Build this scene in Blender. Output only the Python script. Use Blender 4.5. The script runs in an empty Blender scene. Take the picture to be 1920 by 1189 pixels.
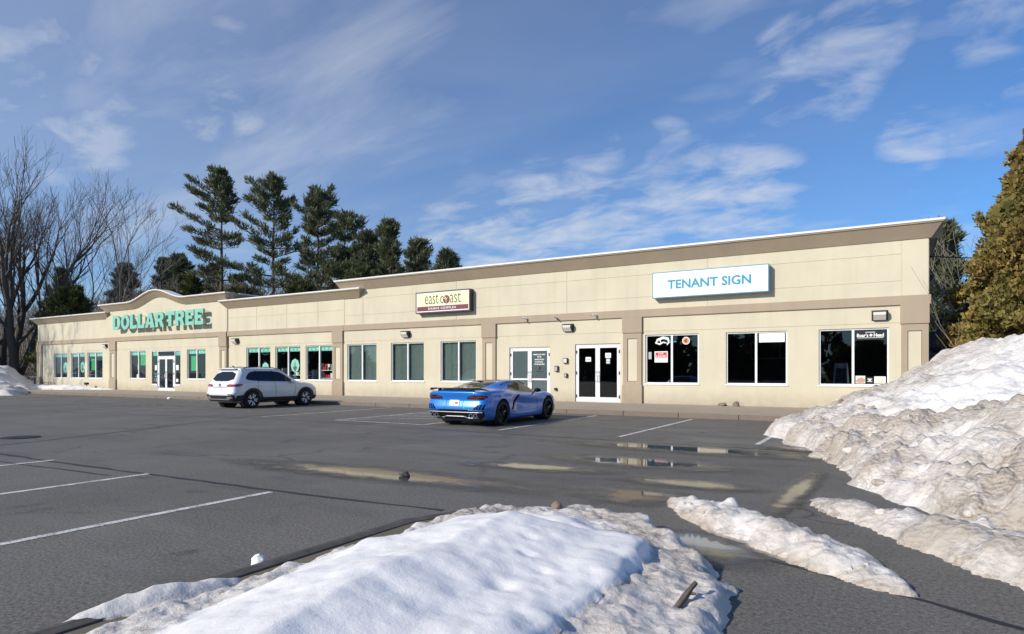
import bpy, bmesh, math, random
import numpy as np
from mathutils import Vector, noise, Matrix
from mathutils.bvhtree import BVHTree
random.seed(7); np.random.seed(7)
S = bpy.context.scene
COL = S.collection

# ------------------------------------------------------------------ camera, sky, sun, exposure
TH = math.atan(705/1181)
cd = bpy.data.cameras.new('camera'); cam = bpy.data.objects.new('camera', cd); COL.objects.link(cam)
cam.location = (0, 0, 1.45); cam.rotation_euler = (math.pi/2, 0, TH)
cd.sensor_width = 36; cd.lens = 36*1181/1920; cd.shift_y = (698-594.5)/1920
cd.clip_start = 0.05; cd.clip_end = 3000
S.camera = cam

SUN_DIR = Vector((0.53, 1.0, -0.60)).normalized()        # the way the light travels
sd = bpy.data.lights.new('sun', 'SUN'); sun = bpy.data.objects.new('sun', sd); COL.objects.link(sun)
sd.energy = 4.5; sd.angle = math.radians(0.6); sd.color = (1.0, 0.92, 0.80)
sun.rotation_euler = SUN_DIR.to_track_quat('-Z', 'Y').to_euler()
W = bpy.data.worlds.new('World'); S.world = W; W.use_nodes = True
S.view_settings.view_transform = 'Standard'; S.view_settings.look = 'None'
S.view_settings.exposure = 0.0; S.view_settings.gamma = 1.0
S.view_settings.use_curve_mapping = False

class NT:
    """small helper to wire node trees"""
    def __init__(s, tree):
        s.t = tree; tree.nodes.clear()
    def n(s, kind, **kw):
        nd = s.t.nodes.new(kind)
        for k, v in kw.items():
            if k.startswith('i_'):
                key = k[2:]; key = int(key) if key.isdigit() else key.replace('_', ' ')
                s.put(nd.inputs[key], v)
            else: setattr(nd, k, v)
        return nd
    def put(s, sock, v):
        if hasattr(v, 'is_output') or isinstance(v, bpy.types.NodeSocket): s.t.links.new(v, sock)
        elif isinstance(v, (tuple, list)) and sock.type == 'RGBA' and len(v) == 3: sock.default_value = (*v, 1)
        else: sock.default_value = v
    def math(s, op, a, b=0.0, c=0.0, clamp=False):
        nd = s.t.nodes.new('ShaderNodeMath'); nd.operation = op; nd.use_clamp = clamp
        s.put(nd.inputs[0], a); s.put(nd.inputs[1], b); s.put(nd.inputs[2], c); return nd.outputs[0]
    def ramp(s, fac, stops):
        nd = s.t.nodes.new('ShaderNodeValToRGB'); el = nd.color_ramp.elements
        while len(el) < len(stops): el.new(0.5)
        for e, (p, c) in zip(el, stops):
            e.position = p; e.color = (*c, 1) if isinstance(c, (tuple, list)) else (c, c, c, 1)
        s.put(nd.inputs[0], fac); return nd.outputs[0]
    def mix(s, fac, a, b, mode='MIX'):
        nd = s.t.nodes.new('ShaderNodeMix'); nd.data_type = 'RGBA'; nd.blend_type = mode
        s.put(nd.inputs[0], fac); s.put(nd.inputs[6], a); s.put(nd.inputs[7], b); return nd.outputs[2]
    def noise(s, vec, scale, detail=4, rough=0.55, dist=0.0):
        nd = s.t.nodes.new('ShaderNodeTexNoise'); s.put(nd.inputs['Vector'], vec)
        nd.inputs['Scale'].default_value = scale; nd.inputs['Detail'].default_value = detail
        nd.inputs['Roughness'].default_value = rough; nd.inputs['Distortion'].default_value = dist
        return nd.outputs['Fac']
    def mapping(s, vec, scale=(1, 1, 1), rot=(0, 0, 0), loc=(0, 0, 0)):
        nd = s.t.nodes.new('ShaderNodeMapping'); s.put(nd.inputs[0], vec)
        nd.inputs['Scale'].default_value = scale; nd.inputs['Rotation'].default_value = rot; nd.inputs['Location'].default_value = loc
        return nd.outputs[0]

w = NT(W.node_tree)
sky = w.n('ShaderNodeTexSky', sky_type='NISHITA', sun_disc=False)
sky.sun_elevation = math.asin(-SUN_DIR.z); sky.sun_rotation = math.atan2(-SUN_DIR.x, -SUN_DIR.y)
sky.altitude = 50; sky.air_density = 1.0; sky.dust_density = 0.4; sky.ozone_density = 4.0
tc = w.n('ShaderNodeTexCoord'); sx = w.n('ShaderNodeSeparateXYZ', i_0=tc.outputs['Generated'])
den = w.math('ADD', w.math('MAXIMUM', sx.outputs[2], 0.0), 0.16)
flat = w.n('ShaderNodeCombineXYZ', i_0=w.math('DIVIDE', sx.outputs[0], den), i_1=w.math('DIVIDE', sx.outputs[1], den))
puff = w.noise(w.mapping(flat.outputs[0], scale=(0.8, 1.5, 1), rot=(0, 0, 0.35), loc=(5.3, 2.2, 0)), 2.6, 7, 0.50, 0.15)
region = w.noise(w.mapping(flat.outputs[0], loc=(1.7, 2.6, 0)), 0.55, 2, 0.5)
puffs = w.ramp(w.math('ADD', w.math('MULTIPLY', puff, 0.8), w.math('ADD', w.math('MULTIPLY', region, 0.30), w.math('MULTIPLY', w.math('SUBTRACT', 0.30, sx.outputs[2], clamp=True), 0.42))), [(0.575, 0.0), (0.72, 0.42), (0.86, 0.70)])
veil = w.noise(w.mapping(flat.outputs[0], scale=(0.30, 1.0, 1), rot=(0, 0, -0.55), loc=(0.3, 1.9, 0)), 1.1, 7, 0.60, 0.8)
veils = w.ramp(w.math('ADD', w.math('MULTIPLY', veil, 0.7), w.math('MULTIPLY', w.noise(flat.outputs[0], 0.4, 2), 0.4)), [(0.38, 0.0), (0.74, 0.46)])
veils = w.math('MULTIPLY', veils, w.math('ADD', w.math('MULTIPLY', sx.outputs[0], -1.1), 0.25, clamp=True))
# the cloud masses of that afternoon: direction they stand in, angular radius in degrees
CLOUDS = {
 'bank': [(-0.558, 0.805, 0.201, 7), (-0.47, 0.852, 0.229, 7.5), (-0.374, 0.895, 0.242, 7.5), (-0.262, 0.933, 0.248, 7), (-0.175, 0.952, 0.252, 6)],
 'veil': [(-0.792, 0.43, 0.432, 15), (-0.738, 0.532, 0.416, 15), (-0.65, 0.628, 0.427, 15), (-0.77, 0.572, 0.284, 11), (-0.858, 0.445, 0.256, 10)],
 'wisps': [(-0.863, 0.374, 0.341, 7), (-0.877, 0.38, 0.294, 7), (-0.75, 0.517, 0.412, 4.5), (-0.778, 0.533, 0.332, 5)],
 'puff': [(-0.111, 0.898, 0.426, 3.6), (-0.026, 0.902, 0.432, 4.5), (-0.114, 0.917, 0.382, 4.5), (-0.057, 0.923, 0.381, 4), (0.032, 0.954, 0.298, 3.5), (0.092, 0.948, 0.304, 4), (0.122, 0.941, 0.314, 4), (-0.268, 0.898, 0.348, 3), (-0.35, 0.879, 0.323, 3), (0.098, 0.908, 0.407, 4)],
}
def mass(key):
    acc = None
    for x_, y_, z_, r_ in CLOUDS[key]:
        dt = w.n('ShaderNodeVectorMath', operation='DOT_PRODUCT', i_0=tc.outputs['Generated'], i_1=(x_, y_, z_)).outputs['Value']
        cr = math.cos(math.radians(r_)); b_ = w.n('ShaderNodeMapRange', interpolation_type='SMOOTHSTEP', i_0=dt, i_1=cr, i_2=1.0-(1.0-cr)*0.12).outputs[0]
        acc = b_ if acc is None else w.math('MAXIMUM', acc, b_)
    return acc
soft = w.noise(w.mapping(flat.outputs[0], scale=(0.9, 1.3, 1), rot=(0, 0, 0.4), loc=(1.2, 7.7, 0)), 4.2, 9, 0.58, 0.35)
fib = w.noise(w.mapping(flat.outputs[0], scale=(0.35, 1.2, 1), rot=(0, 0, -0.75), loc=(0.9, 0.2, 0)), 2.4, 8, 0.6, 0.5)
def shaped(key, tex, lo, hi, top): return w.math('MULTIPLY', w.ramp(w.math('ADD', tex, w.math('MULTIPLY', mass(key), 0.17)), [(lo, 0.0), (hi, top)]), mass(key))
cover = w.math('MAXIMUM', w.math('MULTIPLY', puffs, 0.55), w.math('MULTIPLY', veils, 0.6))
for key, tex, lo, hi, top in (('bank', soft, 0.54, 0.84, 0.66), ('veil', fib, 0.50, 0.86, 0.42), ('wisps', soft, 0.58, 0.82, 0.45), ('puff', soft, 0.57, 0.84, 0.52)): cover = w.math('MAXIMUM', cover, shaped(key, tex, lo, hi, top))
# thin high haze is thicker on the side towards the sun
haze_side = w.math('MULTIPLY', w.math('ADD', w.math('MULTIPLY', sx.outputs[0], -0.5), 0.3, clamp=True), 0.14)
cover = w.math('ADD', cover, haze_side, clamp=True)
skyc = w.mix(1.0, sky.outputs[0], (0.47, 0.79, 1.08), 'MULTIPLY')
bg1 = w.n('ShaderNodeBackground', i_0=skyc, i_1=0.125)
bg2 = w.n('ShaderNodeBackground', i_0=(0.86, 0.91, 1.0), i_1=0.80)
mixw = w.n('ShaderNodeMixShader', i_0=cover, i_1=bg1.outputs[0], i_2=bg2.outputs[0])
w.n('ShaderNodeOutputWorld', i_0=mixw.outputs[0])

# ------------------------------------------------------------------ materials
MATS = {}
def mat(name):
    m = bpy.data.materials.new(name); m.use_nodes = True; MATS[name] = m
    return m, NT(m.node_tree)
def pbr(t, **kw):
    b = t.n('ShaderNodeBsdfPrincipled')
    for k, v in kw.items(): t.put(b.inputs[k.replace('_', ' ')], v)
    t.n('ShaderNodeOutputMaterial', i_0=b.outputs[0])
    return b
def bump(t, h, strength=0.3, dist=0.01):
    return t.n('ShaderNodeBump', i_Strength=strength, i_Distance=dist, i_Height=h).outputs[0]
def P(t): return t.n('ShaderNodeNewGeometry').outputs['Position']
def OBJ(t): return t.n('ShaderNodeTexCoord').outputs['Object']

def plain(name, col, rough=0.5, metal=0.0, spec=0.5, vary=0.06, scale=6.0, **kw):
    m, t = mat(name)
    nz = t.noise(OBJ(t), scale, 5)
    c = t.mix(t.math('MULTIPLY', nz, 1.0), tuple(x*(1-vary*2) for x in col), tuple(min(1, x*(1+vary*2)) for x in col))
    pbr(t, Base_Color=c, Roughness=rough, Metallic=metal, Specular_IOR_Level=spec, **kw)
    return m

def stucco(name, col):
    m, t = mat(name); p = P(t)
    big = t.noise(t.mapping(p, scale=(1, 1, 0.7)), 0.9, 6, 0.6)
    fine = t.noise(p, 55, 3)
    streak = t.noise(t.mapping(p, scale=(3.0, 1, 0.22)), 1.0, 5, 0.6)
    c = t.mix(t.ramp(big, [(0.35, 0.0), (0.7, 1.0)]), tuple(x*0.91 for x in col), col)
    c = t.mix(t.ramp(streak, [(0.48, 0.0), (0.74, 0.24)]), c, tuple(x*y for x, y in zip(col, (0.72, 0.69, 0.64))))
    # splashed dirt in the last half metre above the pavement
    z = t.n('ShaderNodeSeparateXYZ', i_0=p).outputs[2]
    low = t.math('MULTIPLY', t.math('SUBTRACT', 1.0, t.math('DIVIDE', z, 0.75), clamp=True), t.math('ADD', t.noise(p, 3.0, 4), 0.1))
    c = t.mix(low, c, (0.30, 0.25, 0.18))
    pbr(t, Base_Color=c, Roughness=0.88, Specular_IOR_Level=0.25, Normal=bump(t, fine, 0.35, 0.004))
    return m
stucco('stucco_cream', (0.665, 0.605, 0.455))
stucco('stucco_tan', (0.43, 0.35, 0.255))
plain('coping', (0.74, 0.72, 0.68), 0.55)
plain('white_alum', (0.80, 0.80, 0.79), 0.38)
plain('grey_alum', (0.42, 0.43, 0.44), 0.4, 0.3)
plain('bronze', (0.045, 0.04, 0.036), 0.45)
plain('black', (0.014, 0.014, 0.015), 0.4)
plain('dark_plastic', (0.022, 0.022, 0.024), 0.55)
plain('rubber', (0.018, 0.018, 0.019), 0.85)
plain('room_dark', (0.20, 0.185, 0.17), 0.9, vary=0.2, scale=1.2)
plain('room_store', (0.11, 0.10, 0.095), 0.9)
plain('room_studio', (0.16, 0.16, 0.15), 0.9)
plain('blind', (0.34, 0.42, 0.385), 0.75)
plain('frosted', (0.20, 0.245, 0.25), 0.35)
plain('mint', (0.23, 0.58, 0.45), 0.45)
plain('mint_side', (0.33, 0.42, 0.40), 0.5)
plain('mint_pale', (0.42, 0.82, 0.68), 0.45)
plain('green', (0.03, 0.42, 0.12), 0.5)
plain('paper', (0.85, 0.86, 0.84), 0.6)
plain('sign_white', (0.90, 0.91, 0.92), 0.35, vary=0.01)
plain('sign_blue', (0.018, 0.29, 0.46), 0.4, vary=0.02)
plain('sign_cream', (0.86, 0.82, 0.50), 0.35, vary=0.02)
plain('maroon', (0.19, 0.028, 0.05), 0.4)
plain('sign_ink', (0.035, 0.04, 0.02), 0.5)
plain('red', (0.62, 0.02, 0.03), 0.5)
plain('orange', (0.72, 0.27, 0.09), 0.5)
plain('cardboard', (0.36, 0.25, 0.15), 0.8)
plain('lamp_lens', (0.72, 0.70, 0.64), 0.2)
plain('bark', (0.105, 0.085, 0.068), 0.9, scale=20, vary=0.25)
plain('bark_grey', (0.23, 0.195, 0.16), 0.9, scale=20, vary=0.25)
plain('bark_pale', (0.26, 0.22, 0.18), 0.9, scale=20, vary=0.2)
plain('old_wood', (0.20, 0.175, 0.15), 0.9, scale=12, vary=0.2)
plain('shingle', (0.035, 0.035, 0.04), 0.9)
plain('membrane', (0.30, 0.30, 0.30), 0.9)
plain('rock', (0.20, 0.16, 0.12), 0.9, vary=0.25)
plain('iron', (0.03, 0.03, 0.03), 0.6, 0.5)
plain('chrome', (0.75, 0.75, 0.76), 0.15, 1.0)
plain('silver', (0.62, 0.62, 0.63), 0.3, 0.7)
plain('skin', (0.55, 0.30, 0.22), 0.6)

def glass(name, tint, rough=0.0, ior=1.5):
    m, t = mat(name)
    lw = t.n('ShaderNodeLayerWeight', i_Blend=0.5)
    fr = t.math('ADD', t.math('MULTIPLY', t.math('POWER', lw.outputs['Facing'], 5.0), 0.92), 0.045)
    tr = t.n('ShaderNodeBsdfTransparent', i_0=tint)
    gl = t.n('ShaderNodeBsdfGlossy', i_Color=(0.95, 0.97, 1.0), i_Roughness=rough)
    wav = t.noise(OBJ(t), 0.9, 1)
    t.put(gl.inputs['Normal'], bump(t, wav, 0.05, 0.02))
    mx = t.n('ShaderNodeMixShader', i_0=fr, i_1=tr.outputs[0], i_2=gl.outputs[0])
    t.n('ShaderNodeOutputMaterial', i_0=mx.outputs[0])
glass('glass_dark', (0.66, 0.68, 0.70))
glass('glass_clear', (0.93, 0.96, 0.95))
glass('glass_door', (0.82, 0.85, 0.85))

def carpaint(name, col, metal=0.35, rough=0.32, grime=0.7):
    m, t = mat(name)
    fl = t.noise(OBJ(t), 900, 1)
    c = t.mix(fl, tuple(x*0.9 for x in col), tuple(min(1, x*1.1) for x in col))
    zz = t.n('ShaderNodeSeparateXYZ', i_0=P(t)).outputs[2]
    film = t.math('MULTIPLY', t.ramp(zz, [(0.15, 1.0), (0.75, 0.12), (1.0, 0.05)]), t.ramp(t.noise(OBJ(t), 5, 6, 0.7), [(0.3, 0.2), (0.7, 0.75)]))
    pbr(t, Base_Color=t.mix(t.math('MULTIPLY', film, grime), c, (0.30, 0.28, 0.255)), Metallic=metal, Roughness=rough, Coat_Weight=t.math('SUBTRACT', 1.0, film), Coat_Roughness=0.05, Coat_IOR=1.5)
carpaint('paint_blue', (0.007, 0.205, 0.74), 0.25, 0.28, 0.35)
carpaint('paint_white', (0.80, 0.81, 0.82), 0.0, 0.4)
def gloss(name, col, rough=0.06, spec=0.5, **kw):
    m, t = mat(name); pbr(t, Base_Color=col, Roughness=rough, Specular_IOR_Level=spec, **kw)
gloss('car_glass', (0.010, 0.012, 0.013), 0.02)
gloss('gloss_black', (0.008, 0.008, 0.009), 0.08)
gloss('tail_red', (0.22, 0.008, 0.012), 0.08, Coat_Weight=1.0)
gloss('tail_bright', (0.62, 0.03, 0.03), 0.1, Coat_Weight=1.0)
gloss('tail_smoke', (0.018, 0.006, 0.008), 0.05, Coat_Weight=1.0)
gloss('plate_white', (0.78, 0.78, 0.76), 0.4)

# asphalt: aggregate grain, broad tone, damp ground by the building and round the snow
m, t = mat('asphalt'); p = P(t)
g1 = t.noise(p, 34, 6, 0.95); g2 = t.n('ShaderNodeTexVoronoi', i_Vector=p, i_Scale=48.0).outputs['Distance']
broad = t.noise(t.mapping(p, scale=(1, 0.5, 1)), 0.35, 5, 0.6); mid = t.noise(p, 2.2, 5, 0.65)
blotch = t.noise(t.mapping(p, scale=(0.5, 1.6, 1)), 0.8, 6, 0.62, 0.4)
c = t.mix(t.ramp(broad, [(0.3, 0.0), (0.7, 1.0)]), (0.112, 0.105, 0.093), (0.155, 0.146, 0.130))
c = t.mix(t.ramp(g1, [(0.40, 0.0), (0.60, 1.0)]), t.mix(1.0, c, (0.42, 0.42, 0.42), 'MULTIPLY'), t.mix(1.0, c, (1.75, 1.73, 1.7), 'MULTIPLY'))
c = t.mix(t.ramp(g2, [(0.0, 0.5), (0.22, 0.0)]), c, (0.26, 0.25, 0.235))
c = t.mix(t.ramp(blotch, [(0.54, 0.0), (0.72, 0.55)]), c, (0.07, 0.069, 0.067))
c = t.mix(t.ramp(mid, [(0.58, 0.0), (0.8, 0.3)]), c, (0.19, 0.182, 0.165))
oil = t.ramp(t.noise(t.mapping(p, scale=(0.9, 0.45, 1), rot=(0, 0, 0.2)), 1.3, 6, 0.7, 0.8), [(0.60, 0.0), (0.74, 0.75)])
c = t.mix(oil, c, (0.042, 0.041, 0.042))
salt = t.ramp(t.noise(t.mapping(p, scale=(0.35, 1.1, 1), rot=(0, 0, -0.1)), 0.9, 7, 0.65, 0.5), [(0.52, 0.0), (0.75, 0.40)])
c = t.mix(salt, c, (0.23, 0.22, 0.20))
crack = t.n('ShaderNodeTexVoronoi', feature='DISTANCE_TO_EDGE', i_Vector=t.mapping(p, scale=(0.16, 0.24, 1)), i_Scale=1.0)
cw = t.n('ShaderNodeVectorMath', operation='ADD', i_0=t.mapping(p, scale=(0.16, 0.24, 1)), i_1=t.n('ShaderNodeVectorMath', operation='SCALE', i_0=t.n('ShaderNodeTexNoise', i_Vector=p, i_Scale=0.9, i_Detail=6.0).outputs['Color'], i_Scale=0.22).outputs[0])
t.put(crack.inputs['Vector'], cw.outputs[0])
c = t.mix(t.math('MULTIPLY', t.ramp(crack.outputs['Distance'], [(0.0, 1.0), (0.006, 0.0)]), t.ramp(t.noise(p, 0.25, 3), [(0.45, 0.0), (0.6, 0.8)])), c, (0.03, 0.029, 0.028))
sxy = t.n('ShaderNodeSeparateXYZ', i_0=p)
# damp ground: y 9..19 in front of the right hand shops, broken up by noise
dy = t.ramp(t.math('DIVIDE', sxy.outputs[1], 30.0), [(0.22, 0.0), (0.40, 1.0), (0.62, 0.7), (0.66, 0.0)])
dx = t.ramp(t.math('DIVIDE', t.math('ADD', sxy.outputs[0], 20.0), 30.0), [(0.15, 0.0), (0.42, 1.0), (0.68, 1.0)])
damp = t.math('MULTIPLY', t.math('MULTIPLY', dx, dy), t.ramp(t.noise(t.mapping(p, scale=(0.6, 1.4, 1)), 0.7, 6, 0.6, 0.6), [(0.42, 0.0), (0.60, 1.0)]))
c = t.mix(t.math('MULTIPLY', damp, 0.38), c, (0.055, 0.052, 0.046))
ro = t.mix(damp, (0.86, 0.86, 0.86), (0.42, 0.42, 0.42))
pbr(t, Base_Color=c, Roughness=ro, Specular_IOR_Level=0.4, Normal=bump(t, t.math('ADD', g1, g2), 0.22, 0.006))

# standing melt water: the sheet thins out to wet asphalt at an uneven rim
m, t = mat('melt_water'); o = OBJ(t)
ln = t.n('ShaderNodeVectorMath', operation='LENGTH', i_0=o).outputs['Value']
pp = P(t)
wob = t.math('MULTIPLY', t.math('SUBTRACT', t.noise(t.mapping(pp, scale=(1.0, 1.5, 1)), 2.6, 6, 0.6), 0.5), 1.1)
rim = t.math('ADD', ln, wob)
fac = t.ramp(rim, [(0.42, 1.0), (0.72, 0.40), (0.97, 0.0)])
grain = t.noise(pp, 60, 3)
fac = t.math('MULTIPLY', fac, t.ramp(t.math('ADD', t.math('MULTIPLY', grain, 0.5), fac), [(0.35, 0.0), (0.8, 1.0)]))
wb = t.n('ShaderNodeBsdfPrincipled', i_Base_Color=(0.05, 0.046, 0.04), i_Roughness=0.035, i_IOR=1.45)
t.put(wb.inputs['Normal'], bump(t, t.noise(pp, 5, 2), 0.015, 0.01))
tr = t.n('ShaderNodeBsdfTransparent')
wet = t.n('ShaderNodeBsdfPrincipled', i_Base_Color=t.mix(t.noise(pp, 42, 5, 0.85), (0.035, 0.033, 0.03), (0.085, 0.08, 0.07)), i_Roughness=0.34)
silt = t.ramp(t.noise(t.mapping(pp, scale=(0.7, 1.6, 1)), 3.5, 6, 0.65), [(0.5, 0.0), (0.66, 1.0)])
t.put(wet.inputs['Base Color'], t.mix(t.math('MULTIPLY', silt, 0.7), t.mix(t.noise(pp, 42, 5, 0.85), (0.035, 0.033, 0.03), (0.085, 0.08, 0.07)), (0.24, 0.215, 0.165)))
wfac = t.ramp(t.math('MULTIPLY', rim, 0.6), [(0.50, 0.75), (0.72, 0.35), (0.93, 0.0)])
mw = t.n('ShaderNodeMixShader', i_0=wfac, i_1=tr.outputs[0], i_2=wet.outputs[0])
mx = t.n('ShaderNodeMixShader', i_0=fac, i_1=mw.outputs[0], i_2=wb.outputs[0]); t.n('ShaderNodeOutputMaterial', i_0=mx.outputs[0])

m, t = mat('line_paint'); p = P(t)
wear = t.ramp(t.math('ADD', t.math('MULTIPLY', t.noise(p, 45, 3), 0.6), t.math('MULTIPLY', t.noise(p, 5, 4), 0.5)), [(0.42, 0.0), (0.60, 1.0)])
pbr(t, Base_Color=t.mix(wear, (0.20, 0.195, 0.18), (0.74, 0.73, 0.68)), Roughness=0.7)
m, t = mat('line_paint_old'); p = P(t)
wear = t.ramp(t.math('ADD', t.math('MULTIPLY', t.noise(p, 45, 3), 0.6), t.math('MULTIPLY', t.noise(p, 4, 4), 0.6)), [(0.50, 0.0), (0.74, 1.0)])
pbr(t, Base_Color=t.mix(wear, (0.10, 0.098, 0.092), (0.48, 0.47, 0.43)), Roughness=0.8)
plain('seam_tar', (0.022, 0.021, 0.021), 0.6, vary=0.2, scale=3)

m, t = mat('concrete'); p = P(t)
c = t.mix(t.noise(p, 0.8, 6, 0.6), (0.27, 0.215, 0.16), (0.42, 0.35, 0.27))
c = t.mix(t.ramp(t.noise(p, 40, 3), [(0.4, 0.0), (0.65, 0.5)]), c, (0.45, 0.38, 0.30))
pbr(t, Base_Color=c, Roughness=0.8, Normal=bump(t, t.noise(p, 60, 3), 0.3, 0.004))
m, t = mat('granite'); p = P(t)
c = t.mix(t.noise(p, 1.4, 6, 0.6), (0.13, 0.095, 0.07), (0.25, 0.195, 0.15))
c = t.mix(t.ramp(t.noise(p, 90, 2), [(0.5, 0.0), (0.6, 0.5)]), c, (0.33, 0.28, 0.23))
pbr(t, Base_Color=c, Roughness=0.85, Normal=bump(t, t.noise(p, 25, 4), 0.5, 0.01))
plain('berm', (0.085, 0.078, 0.07), 0.85, vary=0.4, scale=9)

m, t = mat('winter_ground'); p = P(t)
c = t.mix(t.noise(p, 0.5, 6, 0.65), (0.10, 0.085, 0.06), (0.20, 0.17, 0.12))
pbr(t, Base_Color=c, Roughness=0.95)

m, t = mat('snow'); p = P(t)
da = t.n('ShaderNodeAttribute', attribute_name='dirt').outputs['Fac']
n1 = t.noise(p, 2.2, 8, 0.66); n2 = t.noise(p, 26, 5, 0.65); n3 = t.noise(p, 9, 6, 0.7, 0.6)
d = t.math('MULTIPLY', da, t.ramp(t.math('ADD', t.math('MULTIPLY', n1, 0.75), t.math('MULTIPLY', n3, 0.4)), [(0.36, 0.35), (0.60, 1.0)]), clamp=True)
c = t.mix(d, (0.93, 0.905, 0.875), (0.46, 0.40, 0.335))
crk = t.math('ABSOLUTE', t.math('SUBTRACT', t.noise(t.mapping(p, scale=(1, 1, 2.2)), 1.5, 7, 0.66, 1.0), 0.5))
c = t.mix(t.math('MULTIPLY', t.ramp(crk, [(0.0, 1.0), (0.03, 0.0)]), t.math('MULTIPLY', da, 0.55)), c, (0.22, 0.185, 0.15))
specks = t.ramp(n2, [(0.63, 0.0), (0.72, 1.0)])
c = t.mix(t.math('MULTIPLY', specks, t.math('MULTIPLY', t.math('ADD', da, 0.04), 0.75)), c, (0.13, 0.10, 0.075))
cr = t.n('ShaderNodeTexVoronoi', i_Vector=t.mapping(p, scale=(1, 1, 1.4)), i_Scale=16.0).outputs['Distance']
pit = t.noise(p, 75, 3, 0.7)
h = t.math('ADD', t.math('ADD', t.math('ADD', t.math('MULTIPLY', pit, 0.22), t.math('MULTIPLY', n2, 0.5)), t.math('MULTIPLY', n3, 0.6)), t.math('MULTIPLY', t.math('MULTIPLY', cr, da), 0.8))
pbr(t, Base_Color=c, Roughness=0.62, Specular_IOR_Level=0.4, Normal=bump(t, h, t.math('ADD', t.math('MULTIPLY', da, 0.45), 0.22), 0.035))

def foliage(name, a, b, rough=0.7):
    m, t = mat(name)
    r = t.n('ShaderNodeNewGeometry').outputs['Random Per Island']
    big = t.noise(P(t), 0.9, 3)
    c = t.mix(t.ramp(t.math('ADD', t.math('MULTIPLY', r, 0.6), t.math('MULTIPLY', big, 0.5)), [(0.2, 0.0), (0.85, 1.0)]), a, b)
    bs = t.n('ShaderNodeBsdfPrincipled', i_Base_Color=c, i_Roughness=rough); bs.inputs['Specular IOR Level'].default_value = 0.25
    tl = t.n('ShaderNodeBsdfTranslucent', i_0=c)
    mx = t.n('ShaderNodeMixShader', i_0=0.22, i_1=bs.outputs[0], i_2=tl.outputs[0]); t.n('ShaderNodeOutputMaterial', i_0=mx.outputs[0])
foliage('needles', (0.075, 0.09, 0.046), (0.215, 0.225, 0.125))
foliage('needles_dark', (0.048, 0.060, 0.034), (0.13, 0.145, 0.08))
m, t = mat('cedar')
r = t.n('ShaderNodeNewGeometry').outputs['Random Per Island']; big = t.noise(P(t), 0.8, 5, 0.6)
c = t.mix(t.ramp(t.math('ADD', t.math('MULTIPLY', r, 0.5), t.math('MULTIPLY', t.noise(P(t), 2.5, 3), 0.5)), [(0.25, 0.0), (0.75, 1.0)]), (0.125, 0.088, 0.022), (0.42, 0.30, 0.085))
c = t.mix(t.ramp(big, [(0.42, 0.0), (0.62, 0.75)]), c, (0.175, 0.17, 0.045))
bs = t.n('ShaderNodeBsdfPrincipled', i_Base_Color=c, i_Roughness=0.75); tl = t.n('ShaderNodeBsdfTranslucent', i_0=c)
mx = t.n('ShaderNodeMixShader', i_0=0.2, i_1=bs.outputs[0], i_2=tl.outputs[0]); t.n('ShaderNodeOutputMaterial', i_0=mx.outputs[0])
foliage('hedge_green', (0.045, 0.06, 0.022), (0.125, 0.14, 0.05))

# ------------------------------------------------------------------ object helpers
def tag(o, label=None, cat=None, group=None, kind=None):
    if label: o['label'] = label
    if cat: o['category'] = cat
    if group: o['group'] = group
    if kind: o['kind'] = kind
    return o
def link(o, parent=None, world=False):
    COL.objects.link(o)
    if parent is not None:
        o.parent = parent
        if world: o.location = -Vector(parent.get('origin', (0, 0, 0)))
    return o
def empty(name, loc=(0, 0, 0), rz=0):
    o = bpy.data.objects.new(name, None); COL.objects.link(o); o.location = loc; o.rotation_euler = (0, 0, rz)
    o.empty_display_size = 0.2
    return o
def setmats(me, ms):
    for m_ in (ms if isinstance(ms, (list, tuple)) else [ms]): me.materials.append(MATS[m_])
def obj(name, me, m=None, parent=None, loc=None, smooth=None):
    if isinstance(me, bmesh.types.BMesh):
        b = me; me = bpy.data.meshes.new(name); b.to_mesh(me); b.free()
    if m is not None and not me.materials: setmats(me, m)
    if smooth is not None:
        me.polygons.foreach_set('use_smooth', [True]*len(me.polygons))
        if smooth < 179: me.set_sharp_from_angle(angle=math.radians(smooth))
    o = bpy.data.objects.new(name, me); COL.objects.link(o)
    if parent is not None: o.parent = parent
    if loc is not None: o.location = loc
    return o
def new(): return bmesh.new()
def box(bm, x0, x1, y0, y1, z0, z1, bev=0.0):
    r = bmesh.ops.create_cube(bm, size=1.0)
    for v in r['verts']: v.co = Vector(((x0+x1)/2+v.co.x*(x1-x0), (y0+y1)/2+v.co.y*(y1-y0), (z0+z1)/2+v.co.z*(z1-z0)))
    if bev: bmesh.ops.bevel(bm, geom=list({e for v in r['verts'] for e in v.link_edges}), offset=bev, segments=1, affect='EDGES')
    return bm
def boxes(*bs, bev=0.0):
    bm = new()
    for b in bs: box(bm, *b, bev=bev)
    return bm
def tube(bm, pts, rads, n=6, cap=True):
    pts = [Vector(p_) for p_ in pts]; rings = []
    if not isinstance(rads, (list, tuple)): rads = [rads]*len(pts)
    for i, p_ in enumerate(pts):
        d_ = (pts[min(i+1, len(pts)-1)]-pts[max(i-1, 0)]).normalized()
        a = d_.orthogonal().normalized() if i == 0 else (rings_a - d_*rings_a.dot(d_)).normalized()
        rings_a = a; b_ = d_.cross(a)
        rings.append([bm.verts.new(p_+(a*math.cos(k*2*math.pi/n)+b_*math.sin(k*2*math.pi/n))*rads[i]) for k in range(n)])
    for i in range(len(rings)-1):
        for k in range(n): bm.faces.new((rings[i][k], rings[i][(k+1) % n], rings[i+1][(k+1) % n], rings[i+1][k]))
    if cap: bm.faces.new(rings[0][::-1]); bm.faces.new(rings[-1])
    return bm
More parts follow.
